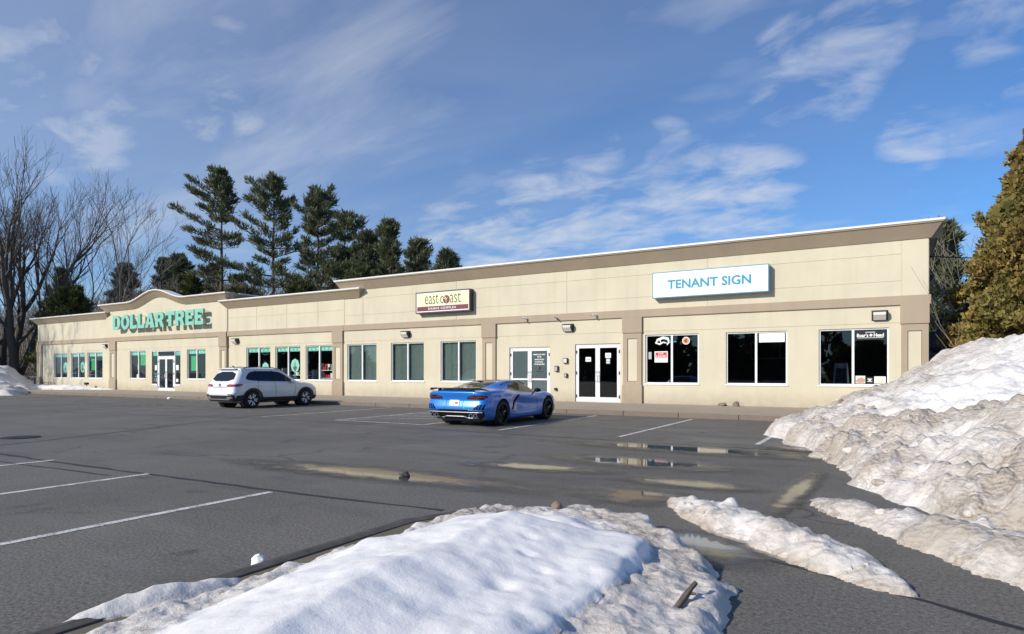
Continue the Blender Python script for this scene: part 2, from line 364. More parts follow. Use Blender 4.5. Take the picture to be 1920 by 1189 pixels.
def lathe(bm, prof, n=32, axis='y', c=(0, 0, 0), closed=True):
    """prof: (radius, along) pairs turned round the y axis"""
    rings = []
    for r_, a in prof:
        rings.append([bm.verts.new((c[0]+r_*math.cos(k*2*math.pi/n), c[1]+a, c[2]+r_*math.sin(k*2*math.pi/n))) for k in range(n)])
    m_ = len(rings)
    for i in range(m_ if closed else m_-1):
        for k in range(n): bm.faces.new((rings[i][k], rings[(i+1) % m_][k], rings[(i+1) % m_][(k+1) % n], rings[i][(k+1) % n]))
    return bm
def npmesh(name, verts, faces, m, attr=None):
    me = bpy.data.meshes.new(name)
    verts = np.asarray(verts, dtype=np.float32); faces = np.asarray(faces, dtype=np.int32)
    k = faces.shape[1]
    me.vertices.add(len(verts)); me.vertices.foreach_set('co', verts.ravel())
    me.loops.add(faces.size); me.loops.foreach_set('vertex_index', faces.ravel())
    me.polygons.add(len(faces)); me.polygons.foreach_set('loop_start', np.arange(0, faces.size, k, dtype=np.int32))
    me.polygons.foreach_set('loop_total', np.full(len(faces), k, dtype=np.int32))
    me.update(calc_edges=True); setmats(me, m)
    if attr is not None:
        a = me.attributes.new('dirt', 'FLOAT', 'POINT'); a.data.foreach_set('value', np.asarray(attr, dtype=np.float32))
    return me
def copy_tree(o, parent=None):
    c_ = o.copy(); COL.objects.link(c_)
    if parent is not None: c_.parent = parent
    for ch in [x for x in bpy.data.objects if x.parent == o]: copy_tree(ch, c_)
    return c_
def text_mesh(body, size, extrude=0.004, bold=0.0, align='CENTER', sx=1.0, space=1.0):
    cu = bpy.data.curves.new('lettering', 'FONT'); cu.body = body; cu.size = size; cu.extrude = extrude; cu.offset = bold
    cu.align_x = align; cu.align_y = 'CENTER'; cu.resolution_u = 3; cu.space_character = space
    o = bpy.data.objects.new('lettering', cu); COL.objects.link(o)
    dg = bpy.context.evaluated_depsgraph_get(); me = bpy.data.meshes.new_from_object(o.evaluated_get(dg))
    bpy.data.objects.remove(o); bpy.data.curves.remove(cu)
    # stand the text up: x stays, y -> z, facing -y
    for v in me.vertices: v.co = Vector((v.co.x*sx, -v.co.z, v.co.y))
    return me
def lettering(body, size, m_, parent, loc, extrude=0.004, bold=0.0, sx=1.0, space=1.0, name='lettering', fit=None):
    me = text_mesh(body, size, extrude, bold, 'CENTER', sx, space)
    if fit:
        xs = [v.co.x for v in me.vertices]; zs = [v.co.z for v in me.vertices]
        fx = fit[0]/(max(xs)-min(xs)); fz = fit[1]/(max(zs)-min(zs)); cx_, cz_ = (max(xs)+min(xs))/2, (max(zs)+min(zs))/2
        for v in me.vertices: v.co = Vector(((v.co.x-cx_)*fx, v.co.y, (v.co.z-cz_)*fz))
    me.materials.clear(); setmats(me, m_)
    return obj(name, me, None, parent, loc)
def disc_bm(rx, rz, th=0.006, n=28, c=(0, 0, 0)):
    bm = new()
    fr = [bm.verts.new((c[0]+rx*math.cos(a*2*math.pi/n), c[1]-th/2, c[2]+rz*math.sin(a*2*math.pi/n))) for a in range(n)]
    bk = [bm.verts.new((v.co.x, c[1]+th/2, v.co.z)) for v in fr]
    bm.faces.new(fr); bm.faces.new(bk[::-1])
    for k in range(n): bm.faces.new((fr[k], bk[k], bk[(k+1) % n], fr[(k+1) % n]))
    bmesh.ops.recalc_face_normals(bm, faces=bm.faces)
    return bm
def prism_bm(poly, y0, y1):
    """(x, z) outline given depth from y0 to y1"""
    bm = new()
    a = [bm.verts.new((x, y0, z)) for x, z in poly]; b_ = [bm.verts.new((x, y1, z)) for x, z in poly]
    f1 = bm.faces.new(a); f2 = bm.faces.new(b_[::-1]); n = len(poly)
    for k in range(n): bm.faces.new((a[k], b_[k], b_[(k+1) % n], a[(k+1) % n]))
    bmesh.ops.triangulate(bm, faces=[f1, f2]); bmesh.ops.recalc_face_normals(bm, faces=bm.faces)
    return bm

# ------------------------------------------------------------------ ground
def sheet(name, x0, x1, y0, y1, z, m_, kind='structure', nx=1, ny=1):
    bm = new(); vs = [[bm.verts.new((x0+(x1-x0)*i/nx, y0+(y1-y0)*j/ny, z)) for j in range(ny+1)] for i in range(nx+1)]
    for i in range(nx):
        for j in range(ny): bm.faces.new((vs[i][j], vs[i+1][j], vs[i+1][j+1], vs[i][j+1]))
    return tag(obj(name, bm, m_), kind=kind)
sheet('ground', -900, 900, -700, 1200, -0.06, 'winter_ground')
sheet('parking_lot', -75, 40, -34, 20.15, 0.0, 'asphalt')

def line(pts, width, m_, name='parking_line', z=0.004):
    bm = new()
    for (a, b_) in pts:
        a = Vector((*a, z)); b_ = Vector((*b_, z)); d_ = (b_-a).normalized(); nrm = Vector((-d_.y, d_.x, 0))*width/2
        bm.faces.new([bm.verts.new(q) for q in (a-nrm, b_-nrm, b_+nrm, a+nrm)])
    return tag(obj(name, bm, m_), kind='structure')
for x in (-2.25, -5.17, -8.35): line([((x, 13.35), (x, 19.5))], 0.10, 'line_paint')
for x, mm in ((-17.45, 'line_paint'), (-20.35, 'line_paint_old'), (-23.4, 'line_paint_old'), (-25.2, 'line_paint_old'), (-33.2, 'line_paint_old'), (-36.0, 'line_paint_old'), (-38.8, 'line_paint_old')):
    line([((x, 13.4), (x, 19.6))], 0.10, mm)
for x in (-6.41, -9.05, -11.8, -14.5, -17.2): line([((x, -0.4), (x, 5.05))], 0.10, 'line_paint')
# striped access aisles
def aisle(x0, x1, y0, y1, mm, n=4):
    line([((x0, y0), (x0, y1))], 0.1, mm); line([((x1, y0), (x1, y1))], 0.1, mm)
    line([((x0, y0), (x1, y0))], 0.1, mm, z=0.008)
    dx_ = x1-x0
    for k in range(n):
        ya = y0+0.3+(y1-y0-dx_*0.9)*k/max(1, n-1)
        line([((x0+0.06, ya), (x1-0.06, min(y1, ya+dx_*0.8)))], 0.1, mm, z=0.008)
aisle(-14.35, -11.0, 13.6, 19.6, 'line_paint')
aisle(-29.6, -27.0, 13.0, 19.6, 'line_paint_old')
# paving seams sealed with tar
def seam(pts, width):
    bm = new(); prev = None; rnd = random.Random(int(abs(pts[0][0])*100))
    P_ = []
    for (a, b_) in zip(pts[:-1], pts[1:]):
        L_ = math.dist(a, b_); n = max(2, int(L_/0.35))
        P_ += [(a[0]+(b_[0]-a[0])*k/n+rnd.uniform(-.02, .02), a[1]+(b_[1]-a[1])*k/n+rnd.uniform(-.02, .02)) for k in range(n)]
    P_.append(pts[-1])
    for i, q in enumerate(P_):
        d_ = Vector((P_[min(i+1, len(P_)-1)][0]-P_[max(i-1, 0)][0], P_[min(i+1, len(P_)-1)][1]-P_[max(i-1, 0)][1], 0)).normalized()
        wv = width*rnd.uniform(0.6, 1.3)/2; nn = Vector((-d_.y, d_.x, 0))*wv; c_ = Vector((q[0], q[1], 0.0025))
        cur = (bm.verts.new(c_-nn), bm.verts.new(c_+nn))
        if prev: bm.faces.new((prev[0], cur[0], cur[1], prev[1]))
        prev = cur
    return tag(obj('paving_seam', bm, 'seam_tar'), kind='structure')
seam([(-30, 5.0), (-11.6, 4.95), (-6.4, 5.12), (-4.0, 5.3)], 0.07)
seam([(-26, 3.6), (-9.4, 4.7)], 0.05)
seam([(-16.4, 13.0), (-11, 12.85), (-7.4, 12.6), (-1.4, 12.6)], 0.06)
seam([(-15.0, 5.3), (-16.1, 8.5), (-18.2, 14.0), (-18.4, 17)], 0.06)
seam([(-2.3, 5.5), (-0.8, 5.2), (1.2, 4.3), (2.4, 3.6)], 0.05)
seam([(-33, 10.9), (-24, 11.6), (-16.4, 13.0)], 0.05)

# melt water
def puddle(x, y, rx, ry, rot=0.0):
    n = 40; bm = new()
    vs = [bm.verts.new((2.1*math.cos(k*2*math.pi/n), 2.1*math.sin(k*2*math.pi/n), 0)) for k in range(n)]; bm.faces.new(vs)
    o_ = obj('puddle', bm, 'melt_water'); o_.location = (x, y, 0.009+0.0012*(len([q for q in bpy.data.objects if q.name.startswith('puddle')]))); o_.scale = (rx, ry, 1); o_.rotation_euler = (0, 0, rot)
    return tag(o_, kind='structure')
puddle(-6.2, 6.72, 2.3, 0.42, 0.05)
puddle(-4.7, 8.4, 1.0, 0.3, 0.1)
puddle(-3.4, 9.7, 1.3, 0.5, 0.0)
puddle(-3.3, 11.8, 2.1, 0.5, -0.03)
puddle(-2.55, 7.05, 0.5, 0.42, 0.4)
puddle(-2.2, 8.15, 0.75, 0.3, 0.0)
puddle(-1.1, 12.9, 0.75, 0.35, 0.0)
puddle(-1.3, 5.3, 0.5, 0.3, -0.6)
puddle(-0.95, 8.2, 0.13, 1.5, -0.05)

# manhole cover flush in the lot
mh = obj('manhole_cover', disc_bm(0.36, 0.36, 0.02, 32), 'iron'); mh.rotation_euler = (math.pi/2, 0, 0); mh.location = (-16.5, 6.4, 0.004)
tag(mh, 'round dark iron manhole cover set in the asphalt at far left', 'manhole cover')

# sidewalk with kerb stones
YK = 20.0; FY = 25.7; ZW = 0.13
sw = tag(obj('sidewalk', boxes((-66, 3.4, YK+0.165, FY+0.3, -0.05, ZW)), 'concrete'), kind='structure')
xk = -50.0; kmesh = {}
while xk < 3.0:
    L_ = random.choice((1.6, 1.85, 2.1))
    if L_ not in kmesh:
        b_ = boxes((0.006, L_-0.006, 0, 0.16, -0.08, 0.145), bev=0.012); me = bpy.data.meshes.new('kerb_stone'); b_.to_mesh(me); b_.free(); setmats(me, 'granite'); kmesh[L_] = me
    obj('kerb_stone', kmesh[L_], None, sw, (xk, YK+random.uniform(-.006, .006), random.uniform(-.008, .004))); xk += L_

# ------------------------------------------------------------------ the shop building
B = empty('shop_building', (-31, FY, 0))
tag(B, 'long cream stucco strip mall with tan trim, cornices and pilasters', 'building')
OFF = Vector((31, -FY, 0))
def part(name, me, m_, parent=B, smooth=None):
    o_ = obj(name, me, m_, parent, smooth=smooth)
    if parent is B: o_.location = OFF
    return o_
def wall_open(x0, x1, z0, z1, y, openings, depth=0.14):
    xs = sorted({x0, x1, *[v for o_ in openings for v in o_[:2]]}); zs = sorted({z0, z1, *[v for o_ in openings for v in o_[2:4]]})
    bm = new(); cache = {}
    def V(x, yy, z):
        k = (round(x, 4), round(yy, 4), round(z, 4))
        if k not in cache: cache[k] = bm.verts.new(k)
        return cache[k]
    for a, b_ in zip(xs[:-1], xs[1:]):
        for c_, d_ in zip(zs[:-1], zs[1:]):
            mx_, mz = (a+b_)/2, (c_+d_)/2
            if any(o_[0] < mx_ < o_[1] and o_[2] < mz < o_[3] for o_ in openings): continue
            bm.faces.new((V(a, y, c_), V(b_, y, c_), V(b_, y, d_), V(a, y, d_)))
    for (a, b_, c_, d_) in openings:
        q = [(a, c_), (b_, c_), (b_, d_), (a, d_)]
        for k in range(4):
            (xa, za), (xb, zb) = q[k], q[(k+1) % 4]
            bm.faces.new((V(xa, y, za), V(xa, y+depth, za), V(xb, y+depth, zb), V(xb, y, zb)))
    for (xa, xb) in ((x0, x0), (x1, x1)):
        bm.faces.new((V(xa, y, z0), V(xa, y+depth, z0), V(xa, y+depth, z1), V(xa, y, z1)))
    return bm
ZB0, ZB1 = 3.78, 4.10        # belt course
Z0 = ZW-0.02
WIN_A = [(-60.24, -57.99), (-57.37, -55.15), (-54.74, -52.45)]
WIN_B = [(-48.39, -46.27), (-41.25, -39.15)]
WIN_C = [(-34.99, -32.68), (-32.24, -30.0), (-29.54, -27.33)]
WIN_D1 = [(-26.15, -23.94), (-22.91, -20.65), (-19.58, -17.39)]
WIN_D2 = [(-8.79, -6.56), (-5.5, -3.26), (-2.19, 0.03)]
DOOR_B = (-45.5, -42.0); DOOR_S = (-15.49, -13.32); DOOR_T = (-12.05, -9.91)
WZ = (0.97, 3.02)
SECT = [('A', -63.1, -51.7, 0.10, WIN_A, []), ('B', -51.7, -36.85, 0.0, WIN_B, [(*DOOR_B, Z0, 2.98)]), ('C', -36.85, -26.35, 0.06, WIN_C, []),
        ('D', -26.35, 1.2, 0.06, WIN_D1+WIN_D2, [(*DOOR_S, Z0, 2.62), (*DOOR_T, Z0, 2.70)])]
SY = {s_[0]: FY+s_[3]-0.06 for s_ in SECT}
for nm, x0, x1, dy_, wins, doors in SECT:
    y = SY[nm]; ops = [(a, b_, *WZ) for a, b_ in wins]+doors
    part('lower_wall', wall_open(x0, x1, Z0, ZB0+0.05, y, ops), 'stucco_cream')
def gable(x):  # top of the curved parapet over the discount store
    u_ = (x+44.6)/3.55
    return 6.60 + (0.70*(0.5+0.5*math.cos(math.pi*u_)) if abs(u_) < 1 else 0.0)
TOPS = {'A': 6.05, 'B': 6.60, 'C': 6.08, 'D': 6.58}
for nm, x0, x1, dy_, wins, doors in SECT:
    y = SY[nm]+0.014
    if nm == 'B':
        xs = [x0+(x1-x0)*k/60 for k in range(61)]
        part('upper_wall', prism_bm([(x0, ZB1-0.05), (x1, ZB1-0.05)]+[(x, gable(x)-0.05) for x in xs[::-1]], y, y+0.25), 'stucco_cream')
    else:
        part('upper_wall', boxes((x0, x1, y, y+0.25, ZB1-0.05, TOPS[nm]-0.05)), 'stucco_cream')
# raised stucco panels between the reveal joints
def panels(xs, zs, y):
    for a, b_ in zip(xs[:-1], xs[1:]):
        for c_, d_ in zip(zs[:-1], zs[1:]):
            g = 0.011
            part('wall_panel', boxes((a+g, b_-g, y, y+0.0145, c_+g, d_-g)), 'stucco_cream')
panels([-26.34, -24.95, -18.6, -12.45, -6.2, 0.42], [ZB1-0.01, 4.62, 5.55, 6.05], SY['D'])
panels([0.42, 1.19], [ZB1-0.01, 6.05], SY['D'])
panels([-36.84, -34.0, -31.2, -28.5, -26.36], [ZB1-0.01, 4.95, 5.6], SY['C'])
panels([-63.09, -59.2, -55.4, -51.72], [ZB1-0.01, 5.6], SY['A'])
panels([-51.69, -44.25, -36.87], [ZB1-0.01, 6.02], SY['B'])
# header panels over the windows, between pilasters
def header(x0, x1, y, zb=3.17): part('header_panel', boxes((x0, x1, y-0.014, y+0.02, zb, ZB0+0.03)), 'stucco_cream')
for a, b_, k in ((-8.9, 0.36, 'D'), (-16.2, -9.8, 'D'), (-26.4, -17.02, 'D'), (-36.75, -27.27, 'C'), (-50.2, -37.62, 'B'), (-62.2, -51.16, 'A')): header(a, b_, SY[k])
# belt course
for nm, x0, x1, *_ in SECT:
    y = SY[nm]; part('belt_course', boxes((x0+0.002, x1+(0.06 if nm == 'D' else -0.002), y-0.085, y+0.05, ZB0, ZB1), bev=0.008), 'stucco_tan')
# cornices: sloping soffit face under a pale metal coping, mitred ends
def cornice(x0, x1, y, top, hgt=0.50, out=0.40, ends=(True, True), curve=None, n=1):
    bm = new(); bc = new(); prof = [(0.0, -hgt), (-0.03, -hgt), (-out+0.03, -0.10), (-out, -0.10), (-out, 0.0), (0.25, 0.0), (0.25, -hgt)]
    xs = [x0+(x1-x0)*k/n for k in range(n+1)]; rings = []
    for i, x in enumerate(xs):
        tz = curve(x) if curve else top; r_ = []
        for (py, pz) in prof:
            xx = x
            if py <= 0 and (i == 0 and ends[0]): xx = x+(out+py)*0.9
            if py <= 0 and (i == n and ends[1]): xx = x-(out+py)*0.9
            if curve and 0 < i < n:
                d_ = (curve(x+.02)-curve(x-.02))/.04; xx = x-d_*pz*0.55
            r_.append(bm.verts.new((xx, y+py, tz+pz)))
        rings.append(r_)
    m_ = len(prof)
    for i in range(n):
        for k in range(m_): bm.faces.new((rings[i][k], rings[i+1][k], rings[i+1][(k+1) % m_], rings[i][(k+1) % m_]))
    bm.faces.new(rings[0]); bm.faces.new(rings[-1][::-1]); bmesh.ops.recalc_face_normals(bm, faces=bm.faces)
    c_ = part('cornice', bm, 'stucco_tan')
    rings = []
    for x in ([x0-0.03]+xs[1:-1]+[x1+0.03]):
        tz = (curve(x) if curve else top)
        rings.append([bc.verts.new((x, y+a, tz+z)) for a, z in ((-out-0.03, -0.055), (-out-0.03, 0.02), (0.3, 0.03), (0.3, -0.03))])
    for i in range(len(rings)-1):
        for k in range(4): bc.faces.new((rings[i][k], rings[i+1][k], rings[i+1][(k+1) % 4], rings[i][(k+1) % 4]))
    bc.faces.new(rings[0]); bc.faces.new(rings[-1][::-1]); bmesh.ops.recalc_face_normals(bc, faces=bc.faces)
    part('coping', bc, 'coping', c_)
    return c_
cornice(-63.5, -51.25, SY['A']-0.003, TOPS['A'])
cornice(-52.1, -36.5, SY['B'], 6.60, curve=gable, n=80)
cornice(-37.25, -24.85, SY['C']-0.004, TOPS['C'])
cornice(-26.75, 1.6, SY['D']-0.002, TOPS['D'], hgt=0.55)
# returns of the cornice down the right-hand end wall and behind the gable
def side_cornice(x, y0, y1, top, sgn=1, hgt=0.5, out=0.4):
    bm = new(); r_ = []
    for yy, mit in ((y0, 1), (y1, 0)):
        r_.append([bm.verts.new((x+sgn*a, yy-(a*mit), top+z)) for a, z in ((0, -hgt), (0.03, -hgt), (out-0.03, -0.1), (out, -0.1), (out, 0), (-0.2, 0), (-0.2, -hgt))])
    for k in range(7): bm.faces.new((r_[0][k], r_[1][k], r_[1][(k+1) % 7], r_[0][(k+1) % 7]))
    bm.faces.new(r_[0]); bm.faces.new(r_[1][::-1]); bmesh.ops.recalc_face_normals(bm, faces=bm.faces)
    c_ = part('cornice', bm, 'stucco_tan')
    part('coping', boxes((x+min(-.25*sgn, (out+.03)*sgn), x+max(-.25*sgn, (out+.03)*sgn), y0+0.305, y1, top-.05, top+.025)), 'coping', c_)
side_cornice(1.2, FY+0.003, FY+19, 6.575, hgt=0.55)
side_cornice(-36.85, FY+0.26, FY+5, 6.59)
# pilasters
def pilaster(x0, x1, y):
    w_ = x1-x0; c_ = part('pilaster', boxes((x0+.03, x0+.03+(w_-.06)*.24, y-.075, y+.03, .90, 3.12), (x1-.03-(w_-.06)*.24, x1-.03, y-.075, y+.03, .90, 3.12),
        (x0+.03+(w_-.06)*.24, x1-.03-(w_-.06)*.24, y-.075, y+.03, .90, 1.06), (x0+.03+(w_-.06)*.24, x1-.03-(w_-.06)*.24, y-.075, y+.03, 2.88, 3.12)), 'stucco_tan')
    part('capital', boxes((x0, x1, y-.115, y+.03, 3.12, ZB0+.003), bev=.008), 'stucco_tan', c_)
    part('plinth', boxes((x0-.005, x1+.005, y-.115, y+.03, ZW-.02, .92), bev=.01), 'stucco_tan', c_)
    part('inset_panel', boxes((x0+.03+(w_-.06)*.24+.015, x1-.03-(w_-.06)*.24-.015, y-.035, y+.02, 1.075, 2.865)), 'stucco_cream', c_)
for a, b_, k in ((-63.15, -62.2, 'A'), (-51.15, -50.2, 'B'), (-37.62, -36.80, 'B'), (-27.27, -26.42, 'C'), (-17.02, -16.2, 'D'), (-9.79, -8.91, 'D'), (0.36, 1.215, 'D')): pilaster(a, b_, SY[k])
# body of the building: end wall, back wall, roof
part('end_wall', boxes((0.95, 1.19, FY+0.16, FY+20, 0, 6.1)), 'stucco_cream')
part('end_wall', boxes((-63.08, -62.85, FY+0.2, FY+20, 0, 6.0)), 'stucco_cream')
part('rear_wall', boxes((-63, 1.1, FY+19.8, FY+20, 0, 5.2)), 'stucco_cream')
part('roof', boxes((-62.84, 0.94, FY+0.34, FY+19.79, 4.9, 5.1)), 'membrane')
# rooms behind the shop windows
def room(x0, x1, m_, depth=7.0):
    y0 = FY+0.2; bm = new()
    for b_ in ((x0, x1, y0, y0+depth, -.02, .10), (x0, x1, y0, y0+depth, 3.7, 3.76), (x0, x1, y0+depth, y0+depth+.1, .1, 3.7), (x0, x0+.08, y0, y0+depth, .1, 3.7), (x1-.08, x1, y0, y0+depth, .1, 3.7)): box(bm, *b_)
    part('shop_interior', bm, m_)
room(-62.8, -26.9, 'room_store', 9); room(-26.75, -12.75, 'room_studio', 4); room(-12.65, 0.9, 'room_dark', 8)

# windows
def window(x0, x1, y, kind, parent_name='window'):
    z0, z1 = WZ; yf = y+0.055; f = 0.055
    fr = part('window', boxes((x0, x0+f, yf, yf+.09, z0, z1), (x1-f, x1, yf, yf+.09, z0, z1), (x0+f, x1-f, yf, yf+.09, z1-f, z1), (x0+f, x1-f, yf, yf+.09, z0, z0+f)), 'white_alum')
    xm = (x0+x1)/2
    part('mullion', boxes((xm-.04, xm+.04, yf-.004, yf+.09, z0+f, z1-f)), 'white_alum', fr)
    part('sill', boxes((x0-.03, x1+.03, y-.03, yf+.01, z0-.05, z0+.012), bev=.006), 'white_alum', fr)
    gl = {'store': 'glass_clear', 'studio': 'glass_clear', 'tenant': 'glass_dark'}[kind]
    for a, b_ in ((x0+f, xm-.04), (xm+.04, x1-f)):
        part('pane', boxes((a, b_, yf+.045, yf+.051, z0+f, z1-f)), gl, fr)
        if kind == 'store':
            v_ = part('valance', boxes((a+.02, b_-.02, yf+.075, yf+.08, z1-f-.27, z1-f)), 'mint', fr)
            n = 3
            bm = new()
            for k in range(n):  # pale scallops printed along the valance
                cx_ = a+(b_-a)*(k+.5)/n; b2 = prism_bm([(cx_-.12, z1-f-.22), (cx_+.12, z1-f-.22), (cx_+.05, z1-f-.08), (cx_-.05, z1-f-.08)], yf+.068, yf+.072)
                me = bpy.data.meshes.new('t'); b2.to_mesh(me); b2.free(); bm.from_mesh(me); bpy.data.meshes.remove(me)
            part('valance_print', bm, 'mint_pale', fr)
        if kind == 'studio':
            bm = new(); n = 13
            for k in range(n):
                cx_ = a+.02+(b_-a-.04)*(k+.5)/n; hw = .052; an = 0.42+random.uniform(-.12, .12)
                dx_, dyy = hw*math.cos(an), hw*math.sin(an); yy = yf+.16
                vs = [bm.verts.new(q) for q in ((cx_-dx_, yy-dyy, z0+.08), (cx_+dx_, yy+dyy, z0+.08), (cx_+dx_, yy+dyy, z1-.1), (cx_-dx_, yy-dyy, z1-.1))]
                bm.faces.new(vs)
            bmesh.ops.solidify(bm, geom=bm.faces[:], thickness=.002)
            box(bm, a, b_, yf+.12, yf+.19, z1-.1, z1-.05)
            part('vertical_blind', bm, 'blind', fr)['kind'] = 'stuff'
    return fr
for a, b_ in WIN_A: window(a, b_, SY['A'], 'store')
for a, b_ in WIN_B: window(a, b_, SY['B'], 'store')
for a, b_ in WIN_C: window(a, b_, SY['C'], 'store')
for a, b_ in WIN_D1: window(a, b_, SY['D'], 'studio')
for a, b_ in WIN_D2: window(a, b_, SY['D'], 'tenant')

# glazed double doors
def door_pair(x0, x1, z1, y, gl, rail=None):
    z0 = ZW; yf = y+.06; f = .06
    fr = part('door_frame', boxes((x0, x0+f, yf, yf+.11, z0, z1), (x1-f, x1, yf, yf+.11, z0, z1), (x0+f, x1-f, yf, yf+.11, z1-f, z1), (x0+f, x1-f, yf, yf+.11, z0, z0+.02)), 'white_alum')
    xm = (x0+x1)/2
    for s_, a, b_ in ((-1, x0+f+.004, xm-.004), (1, xm+.004, x1-f-.004)):
        st = .10; bs = [(a, a+st, yf-.01, yf+.04, z0+.03, z1-f-.005), (b_-st, b_, yf-.01, yf+.04, z0+.03, z1-f-.005), (a+st, b_-st, yf-.01, yf+.04, z1-f-.12, z1-f-.005), (a+st, b_-st, yf-.01, yf+.04, z0+.03, z0+.22)]
        if rail: bs.append((a+st, b_-st, yf-.01, yf+.04, rail-.04, rail+.04))
        lf = part('door_leaf', boxes(*bs), 'white_alum', fr)
        part('pane', boxes((a+st, b_-st, yf+.012, yf+.018, z0+.22, z1-f-.12)), gl, fr)
        hx = xm+s_*.055; hb = new()
        hw = .19
        tube(hb, [(hx, yf-.01, 1.02), (hx, yf-.09, 1.05), (hx+s_*0.0, yf-.10, 1.18), (hx, yf-.09, 1.31), (hx, yf-.01, 1.34)], .017, 6)
        part('handle', hb, 'white_alum', fr, smooth=50)
        part('lock', boxes((hx-.03, hx+.03, yf-.03, yf-.01, 1.40, 1.50)), 'silver', fr)
        ex = a if s_ < 0 else b_
        for hz in (z0+.25, (z0+z1)/2, z1-.35): part('hinge', boxes((ex-.022, ex+.022, yf-.03, yf-.008, hz-.07, hz+.07)), 'dark_plastic', fr)
    return fr
door_pair(*DOOR_S, 2.62, SY['D'], 'glass_door', 1.12)
door_pair(*DOOR_T, 2.70, SY['D'], 'glass_dark')
# store entrance: transom over the doors, narrow sidelights
xa, xb = -44.75, -42.75
door_pair(xa, xb, 2.55, SY['B']-0.03, 'glass_door')
yb = SY['B']+.03
ent = part('entrance_frame', boxes((xa-.0, xb+.0, yb, yb+.09, 2.56, 2.60), (DOOR_B[0], DOOR_B[1], yb, yb+.09, 2.92, 2.98), (xa-.07, xa-.003, yb, yb+.09, ZW, 2.92), (xb+.003, xb+.07, yb, yb+.09, ZW, 2.92)), 'white_alum')
part('transom_pane', boxes((xa, xb, yb+.03, yb+.04, 2.6, 2.92)), 'glass_dark', ent)
for a, b_ in ((DOOR_B[0], xa-.07), (xb+.07, DOOR_B[1])):
    part('sidelight_pane', boxes((a, b_, yb+.03, yb+.036, .62, 2.92)), 'glass_clear', ent)
    part('sidelight_base', boxes((a, b_, yb-.02, yb+.09, ZW, .50)), 'stucco_cream', ent)
    part('sidelight_sill', boxes((a, b_, yb-.05, yb+.09, .501, .62)), 'white_alum', ent)
    part('valance', boxes((a+.03, b_-.03, yb+.05, yb+.055, 2.62, 2.90)), 'mint', ent)

# ------------------------------------------------------------------ signs
def sign_box(x0, x1, z0, z1, depth, frame_m, side_m, face_m, fw):
    y = SY['D']-0.004; cx_ = (x0+x1)/2; cz = (z0+z1)/2
    r_ = empty('shop_sign', (cx_, y, z0)); hw = (x1-x0)/2; h_ = z1-z0
    obj('sign_case', boxes((-hw, hw, -depth, 0, 0, h_), bev=.015), side_m, r_)
    obj('sign_frame', boxes((-hw, hw, -depth-.012, -depth-.001, 0, fw), (-hw, hw, -depth-.012, -depth-.001, h_-fw, h_), (-hw, -hw+fw, -depth-.012, -depth-.001, fw, h_-fw), (hw-fw, hw, -depth-.012, -depth-.001, fw, h_-fw)), frame_m, r_)
    obj('sign_face', boxes((-hw+fw, hw-fw, -depth-.008, -depth-.001, fw, h_-fw)), face_m, r_)
    return r_, hw, h_
sg, hw, h_ = sign_box(-8.38, -3.86, 4.50, 5.56, .30, 'sign_blue', 'grey_alum', 'sign_white', .035)
tag(sg, 'white rectangular sign box with blue border and blue capital lettering', 'sign')
lettering('TENANT SIGN', 0.55, 'sign_blue', sg, (0, -.311, h_/2), .003, 0.016, fit=(3.25, .37))
sg, hw, h_ = sign_box(-20.95, -17.55, 4.46, 5.55, .30, 'bronze', 'bronze', 'paper', .06)
tag(sg, 'cream sign with maroon stripe in dark bronze case above the blinds', 'sign')
obj('cream_field', boxes((-hw+.10, hw-.10, -.3115, -.309, .36, h_-.10)), 'sign_cream', sg)
obj('maroon_stripe', boxes((-hw+.10, hw-.10, -.3115, -.309, .11, .34)), 'maroon', sg)
zc = .69
lettering('east', .6, 'sign_ink', sg, (-.66, -.315, zc), .002, -.006, fit=(.86, .48), name='lettering')
lettering('c', .6, 'sign_ink', sg, (-.02, -.315, zc-.055), .002, -.006, fit=(.19, .37), name='lettering')
lettering('ast', .6, 'sign_ink', sg, (.82, -.315, zc), .002, -.006, fit=(.66, .48), name='lettering')
em = obj('emblem', disc_bm(.21, .21, .004, 28, (.27, -.314, zc-.05)), 'maroon', sg)
bm = new()
for pth in ([(.27, -.318, zc-.34), (.265, -.318, zc-.12), (.30, -.318, zc-.03), (.38, -.318, zc+.05)], [(.265, -.318, zc-.12), (.20, -.318, zc-.02), (.12, -.318, zc+.01)], [(.30, -.318, zc-.03), (.22, -.318, zc+.04), (.17, -.318, zc+.10)]):
    tube(bm, pth, [.012, .026, .022, .012][:len(pth)], 5)
obj('emblem_figure', bm, 'sign_cream', em)
lettering('DANCE COMPLEX', .16, 'paper', sg, (.0, -.314, .225), .002, .004, fit=(1.75, .105), space=1.3)

